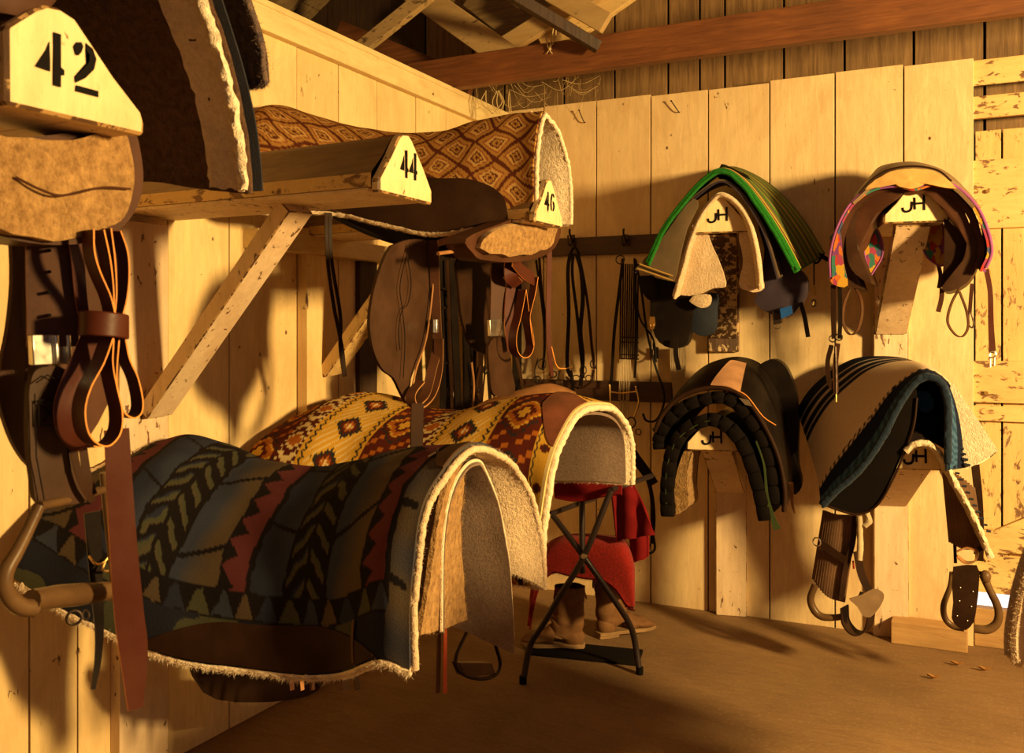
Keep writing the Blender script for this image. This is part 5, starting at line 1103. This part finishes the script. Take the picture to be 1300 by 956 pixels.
# ------------------------------------------------------------------ folding stand, red blankets, boots
sd = thing('folding_stand', 'black folding tube stand in front of the boots', 'stand', V(-1.4, 3.5, 0))
f1_, f2_ = p(664, 868, Z=.0), p(812, 856, Z=.0); YS = 3.46
def tb(g, pts, r=.0125): g.tube(pts, r, 0, 10, n=len(pts) if len(pts) < 3 else None)
for pts in ([p(700, 652, Y=3.50), p(740, 705, Y=3.46), p(780, 762, Y=3.52), p(799, 792, Y=3.60), p(806, 815, Y=f2_[1]), f2_+V(0, 0, .002)], [p(776, 622, Y=3.46), p(742, 705, Y=3.44), p(710, 758, Y=3.42), p(690, 792, Y=3.40), p(673, 820, Y=3.39), f1_+V(0, 0, .002)]):
    g = G(); tb(g, pts); g.build('leg', M['tube'], sd)
g = G(); tb(g, [p(739, 625, Y=3.52), p(739, 728, Y=3.50)]); g.build('centre_tube', M['tube'], sd)
g = G(); a = p(741, 706, Y=3.425); g.tube([a+V(.0, .02, 0), a+V(.0, -.004, 0)], .010, 0, 10, n=2); g.build('pivot_screw', M['steel'], sd)
for q in (f1_, f2_):
    g = G(); g.tube([q+V(0, 0, .0), q+V(0, 0, .03)], .015, 0, 10, n=2); g.build('rubber_foot', M['ink'], sd)
g = G(); tb(g, [p(700, 652, Y=3.50), p(700, 652, Y=3.50)+V(.03, .42, 0)], .011); g.build('top_rail', M['tube'], sd); g = G(); tb(g, [p(776, 622, Y=3.46), p(776, 622, Y=3.46)+V(.03, .42, 0)], .011); g.build('top_rail', M['tube'], sd)
A = cr(np.array([cr(np.array(bend(q, y)), 50) for q, y in (([(669, 795), (673, 770), (682, 742), (700, 726), (722, 730), (745, 734), (765, 736), (782, 748), (796, 768), (804, 770)], 3.64), ([(672, 772), (676, 735), (690, 700), (712, 684), (742, 682), (770, 684), (792, 690), (804, 715), (806, 745), (806, 768)], 3.70), ([(672, 760), (678, 720), (695, 690), (715, 680), (742, 678), (770, 680), (790, 684), (800, 705), (802, 735), (803, 755)], 4.05))]), 24)
rp = pad('saddle_pad', 'bright red wool saddle pad arching over the boots', A, M['red'], .01, M['red'], .008, fuzz=300, fl=.006, rims='f')
rr = thing('red_blanket', 'dark red folded blanket hanging from the right of the folding stand', 'blanket', p(800, 700, Y=3.75))
g = G(); Z_ = np.array([[p(a, b, Y=y+.012*math.sin(a*.25)) for a, b in zip(np.linspace(l, r_, 24), np.linspace(t0_, t1_, 24))] for l, r_, t0_, t1_, y in ((776, 800, 612, 606, 3.66), (776, 812, 630, 628, 3.64), (778, 822, 650, 650, 3.64), (782, 830, 686, 678, 3.66))]); g.grid(cr(Z_, 20), .012); g.build('front_fold', M['redcloth'], rr)
g = G(); Z_ = np.array([[p(a, b, Y=y+.01*math.sin(a*.3)) for a, b in zip(np.linspace(l, r_, 20), np.linspace(t0_, t1_, 20))] for l, r_, t0_, t1_, y in ((795, 815, 660, 650, 3.74), (800, 824, 690, 680, 3.74), (806, 824, 714, 706, 3.74))]); g.grid(cr(Z_, 16), .012); g.build('back_fold', M['redcloth'], rr)
g = G(); Z_ = np.array([[p(a, b, Y=y) for a, b in zip(np.linspace(705, 790, 24), q)] for q, y in ((np.full(24, 604), 3.55), (np.full(24, 618), 3.52), (633+4*np.sin(np.linspace(0, 5, 24)), 3.50))]); g.grid(cr(Z_, 10), .012); g.build('top_fold', M['redcloth'], rr)
def boot(label, heel, toe, zt, lean):
    """a pull-on work boot: continuous lofted upper, welted sole, heel, pull tab"""
    heel, toe = np.asarray(heel, float), np.asarray(toe, float); d = toe-heel; d[2] = 0; L = np.linalg.norm(d); d = nrm(d); s_ = V(-d[1], d[0], 0); up = V(0, 0, 1); b0 = V(heel[0], heel[1], 0)
    r = thing('work_boot', label, 'boot', b0, None)
    # rings from the shaft top to the toe
    K = [(.30*1, .02+lean, .070, .058, (0, .12, 1)), (.24, .03+lean*.8, .068, .056, (0, .1, 1)), (.17, .045+lean*.4, .068, .053, (0, .05, 1)), (.115, .06, .070, .049, (-.35, 0, 1)), (.085, .085, .070, .044, (-.8, 0, .8))]
    rows = []
    for h, x, ra, rb_, n_ in K:
        h = h*zt/.30; c = b0+d*x+up*h; nn = nrm(d*n_[0]+up*n_[2]); f_ = nrm(np.cross(s_, nn)); rows.append([c+f_*(-ra*math.cos(q))*1.+s_*rb_*math.sin(q) for q in np.linspace(0, 2*math.pi, 20, endpoint=False)])
    for x, h, hh, rb_ in ((.14, .062, .040, .046), (.19, .052, .030, .050), (.24, .044, .024, .048), (.28, .038, .018, .036), (.30, .034, .008, .018)):
        c = b0+d*(x*L/.30)+up*h; rows.append([c+up*(hh*math.cos(q))+s_*rb_*math.sin(q) for q in np.linspace(0, 2*math.pi, 20, endpoint=False)])
    # align ring starts: ring angle 0 on the shaft = back/top
    R = [np.array(q) for q in rows]
    for i in range(len(K)): R[i] = R[i]
    R = cr(np.array(R), 46); g = G(); vs = R.reshape(-1, 3); n20 = 20
    for i in range(len(vs)): vs[i] += np.array(MN.noise_vector(Vector(vs[i]*16)))*.007+np.array(MN.noise_vector(Vector((vs[i][0]*14, vs[i][1]*14, vs[i][2]*55))))*.004
    vs[:, 2] = np.maximum(vs[:, 2], .024)
    fs = [(i*20+k, (i+1)*20+k, (i+1)*20+(k+1) % 20, i*20+(k+1) % 20) for i in range(45) for k in range(20)]+[tuple(45*20+k for k in range(20))]
    g.add(vs, fs); g.ball(b0+d*.035+up*.055, .05, .046, .045, 0, 8, 14, (d, s_, up)); g.build('upper', M['suede'], r)
    prof = [(-.02, .0), (-.012, .034), (.03, .043), (.09, .038), (.15, .046), (.22, .052), (.27, .042), (.30, .022), (.308, 0), (.30, -.022), (.27, -.042), (.22, -.050), (.15, -.042), (.09, -.036), (.03, -.042), (-.012, -.034)]
    g = G(); g.plate([b0+d*(a*L/.30)+s_*b+up*.014 for a, b in prof], up*.016, 0); g.plate([b0+d*(a*L/.30)+s_*b*.9+up*.001 for a, b in prof if a < .1], up*.014, 0); g.build('sole', M['sole'], r, bevel=.003)
    g = G(); t = b0+up*zt; g.tube([b0+d*(-.035+lean)+up*zt*.99+s_*.03, b0+d*(-.052+lean)+up*(zt*.8), b0+d*(-.035+lean)+up*zt*.99-s_*.01], .004, 0, 6); g.build('pull_tab', M['lea_tan'], r)
    return r
hl, tl = p(738, 824, Z=.0), p(662, 822, Z=.0); hr_, tr = p(758, 812, Z=0.0), p(830, 800, Z=.0)
boot('tan suede boot on the left, toe pointing left', hl+V(.0, .0, 0), tl, .28, .03); boot('tan suede boot on the right, toe pointing right', hr_+V(0, .03, 0), tr, .29, .02)
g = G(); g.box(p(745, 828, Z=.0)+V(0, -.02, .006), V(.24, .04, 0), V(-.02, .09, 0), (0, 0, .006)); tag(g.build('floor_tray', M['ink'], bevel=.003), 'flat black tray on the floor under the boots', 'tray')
g = G(); g.box(p(1180, 815, Y=YB-.04)*V(1, 0, 0)+V(0, YB-.065, .05), (.155, 0, 0), (0, .055, 0), (0, 0, .05)); tag(g.build('wood_block', M['rawwood'], smooth=False, bevel=.004), 'raw timber block on the floor against the pale planks', 'block')
for q, lb in (((1185, 862), 'curled dead leaf on floor in the lower right'), ((1250, 852), 'pale dead leaf on the floor near the door'), ((1215, 845), 'small dead leaf by the wood block')):
    c = p(*q, Z=0.004); g = G(); Z_ = np.array([[c+V((i-4)*.006, (j-2)*.006*(1-abs(i-4)/5), .003+.004*abs(j-2)+.002*abs(i-4)) for j in range(5)] for i in range(9)]); g.grid(Z_, .001); tag(g.build('dead_leaf', M['leaf']), lb, 'leaf')
# ------------------------------------------------------------------ nails, twine, cobwebs
for a, b, lb in (((735, 140), (741, 154), 'bent nail in the pale planks near the corner'), ((852, 128), (861, 141), 'bent nail with rust stain high on the pale planks'), ((1218, 290), (1222, 296), 'small nail left of the door boards'), ((577, 110), (580, 112), 'nail head in the top rail')):
    g = G(); c0, c1 = p(*a, Y=YB-.03), p(*b, Y=YB-.02)
    if a[0] == 577: c0, c1 = p(*a, X=XW+.05), p(*b, X=XW+.03)
    g.tube([c1+V(0, .03, 0), c1, c0], .003, 0, 6); g.ball(c0, .006, .006, .004, 0, 5, 8); tag(g.build('nail', M['iron']), lb, 'nail')
g = G(); yy = YBM-.01
g.tube(bend([(704, 26), (701, 45), (697, 62), (694, 52), (690, 40)], yy), .003, 0, 6); g.tube(bend([(706, 26), (705, 48), (698, 62), (701, 68)], yy), .003, 0, 6); g.tube(bend([(698, 62), (694, 68)], yy), .002, 0, 5); g.ball(p(698, 62, Y=yy), .008)
tag(g.build('twine_loop', M['rope']), 'knotted pale twine hanging on the red brown beam', 'twine')
g = G()
for i in range(46):
    a = (random.uniform(590, 760), random.uniform(95, 118)); b = (a[0]+random.uniform(-40, 50), a[1]+random.uniform(-10, 26)); m_ = ((a[0]+b[0])/2, max(a[1], b[1])+random.uniform(0, 12)); g.tube([p(*a, Y=YBM+.03), p(*m_, Y=YBM+.2), p(*b, Y=YBM+.4)], .0009, 0, 4)
for i in range(8):
    a = (random.uniform(610, 650), 115); g.tube(bend([a, (a[0]+random.uniform(-6, 8), 130), (a[0]+random.uniform(-10, 14), 145)], YBM+.1), .002, 0, 4)
tag(g.build('cobwebs', M['rope']), 'dusty cobwebs and straw tufts under the beam end', 'cobweb', kind='stuff')
# ------------------------------------------------------------------ blurred fleece at the right edge, on its own rack
SR = [(p(1277, 832, Y=2.05), V(.27, 2.05, 1.20), V(.50, 2.05, .78), (2.2, 1.3, 2.2, 1.3)), (p(1284, 826, Y=2.25), V(.28, 2.25, 1.20), V(.50, 2.25, .78), (2.2, 1.3, 2.2, 1.3)), (V(.16, 2.85, .72), V(.36, 2.85, 1.20), V(.58, 2.85, .78), (2.2, 1.3, 2.2, 1.3))]
st_ = thing('saddle_stand', 'low timber saddle stand mostly beyond the right edge of view', 'saddle stand', (.32, 2.4, 0))
g = G(); g.plate([V(.32+a, 2.12, 1.04+b) for a, b in ((-.09, 0), (-.06, .07), (0, .12), (.06, .07), (.09, 0))], V(.07, .7, 0)); g.build('top_rail', M['armside'], st_, smooth=False)
for yy in (2.3, 2.7):
    for sx_ in (.05, -.05): g = G(); g.board(V(.33+sx_, yy, 1.05), V(.33+sx_*4, yy, .0), (0, 1, 0), .08, .035); g.build('leg', M['rawwood'], st_, smooth=False)
A = drape(SR, 40, 40, fold=ruffle(.01, 8., 3.))
pad('fleece_saddle_pad', 'pale grey brown fleece pad cut off by the right edge', A, fleece('pale_brown_fleece', (.50, .38, .28), (.34, .25, .18)), .012, M['fl_cream'], .010, fuzz=900, fl=.008, rims='fl')

for o in bpy.data.objects:
    if o.parent or 'label' not in o: continue
    n = o.name.split('.')[0]; l = o['label']
    if n == 'saddle_rack': o['group'] = 'saddle racks on the back wall' if ('upper' in l.split()[0] or 'black saddle' in l or 'knitted' in l) else 'saddle racks on the left wall'
    elif n == 'bridle': o['group'] = 'bridles hanging in the corner'
    elif n == 'harness_strap': o['group'] = 'dark harness straps in the corner'
    elif n == 'work_boot': o['group'] = 'pair of work boots'
    elif n == 'dead_leaf': o['group'] = 'dead leaves on the floor'
    elif n == 'nail': o['group'] = 'nails in the painted planks'
    elif n == 'tack_rail': o['group'] = 'tack rails on the back wall'
    elif n == 'western_saddle': o['group'] = 'western saddles on the racks'
# ------------------------------------------------------------------ light and camera
def area(name, loc, look, sx, sy, e, col):
    l = bpy.data.lights.new(name, 'AREA'); l.shape = 'RECTANGLE'; l.size = sx; l.size_y = sy; l.energy = e; l.color = col
    o = bpy.data.objects.new(name, l); C.objects.link(o); o.location = loc
    o.rotation_euler = (Vector(look)-Vector(loc)).to_track_quat('-Z', 'Y').to_euler(); return o
area('doorway_daylight', (2.7, 1.95, 2.05), (-1.2, 3.2, 1.5), .30, .42, 420, (1., .66, .24))
w = bpy.data.worlds.new('World'); bpy.context.scene.world = w; w.use_nodes = True
w.node_tree.nodes['Background'].inputs[0].default_value = (1., .70, .58, 1); w.node_tree.nodes['Background'].inputs[1].default_value = .17
cam = bpy.data.cameras.new('Camera'); co = bpy.data.objects.new('Camera', cam); C.objects.link(co)
co.location = (0, 0, EYE); co.rotation_euler = (math.pi/2, 0, YAW); cam.sensor_width = 36; cam.lens = 36*F/1300; cam.shift_y = (HYP-478)/1300
cam.clip_start = .01; bpy.context.scene.camera = co
cam.dof.use_dof = True; cam.dof.focus_distance = 3.6; cam.dof.aperture_fstop = 7.
vs = bpy.context.scene.view_settings; vs.view_transform = 'Standard'; vs.look = 'None'; vs.gamma = 1; vs.use_curve_mapping = False; vs.exposure = 0
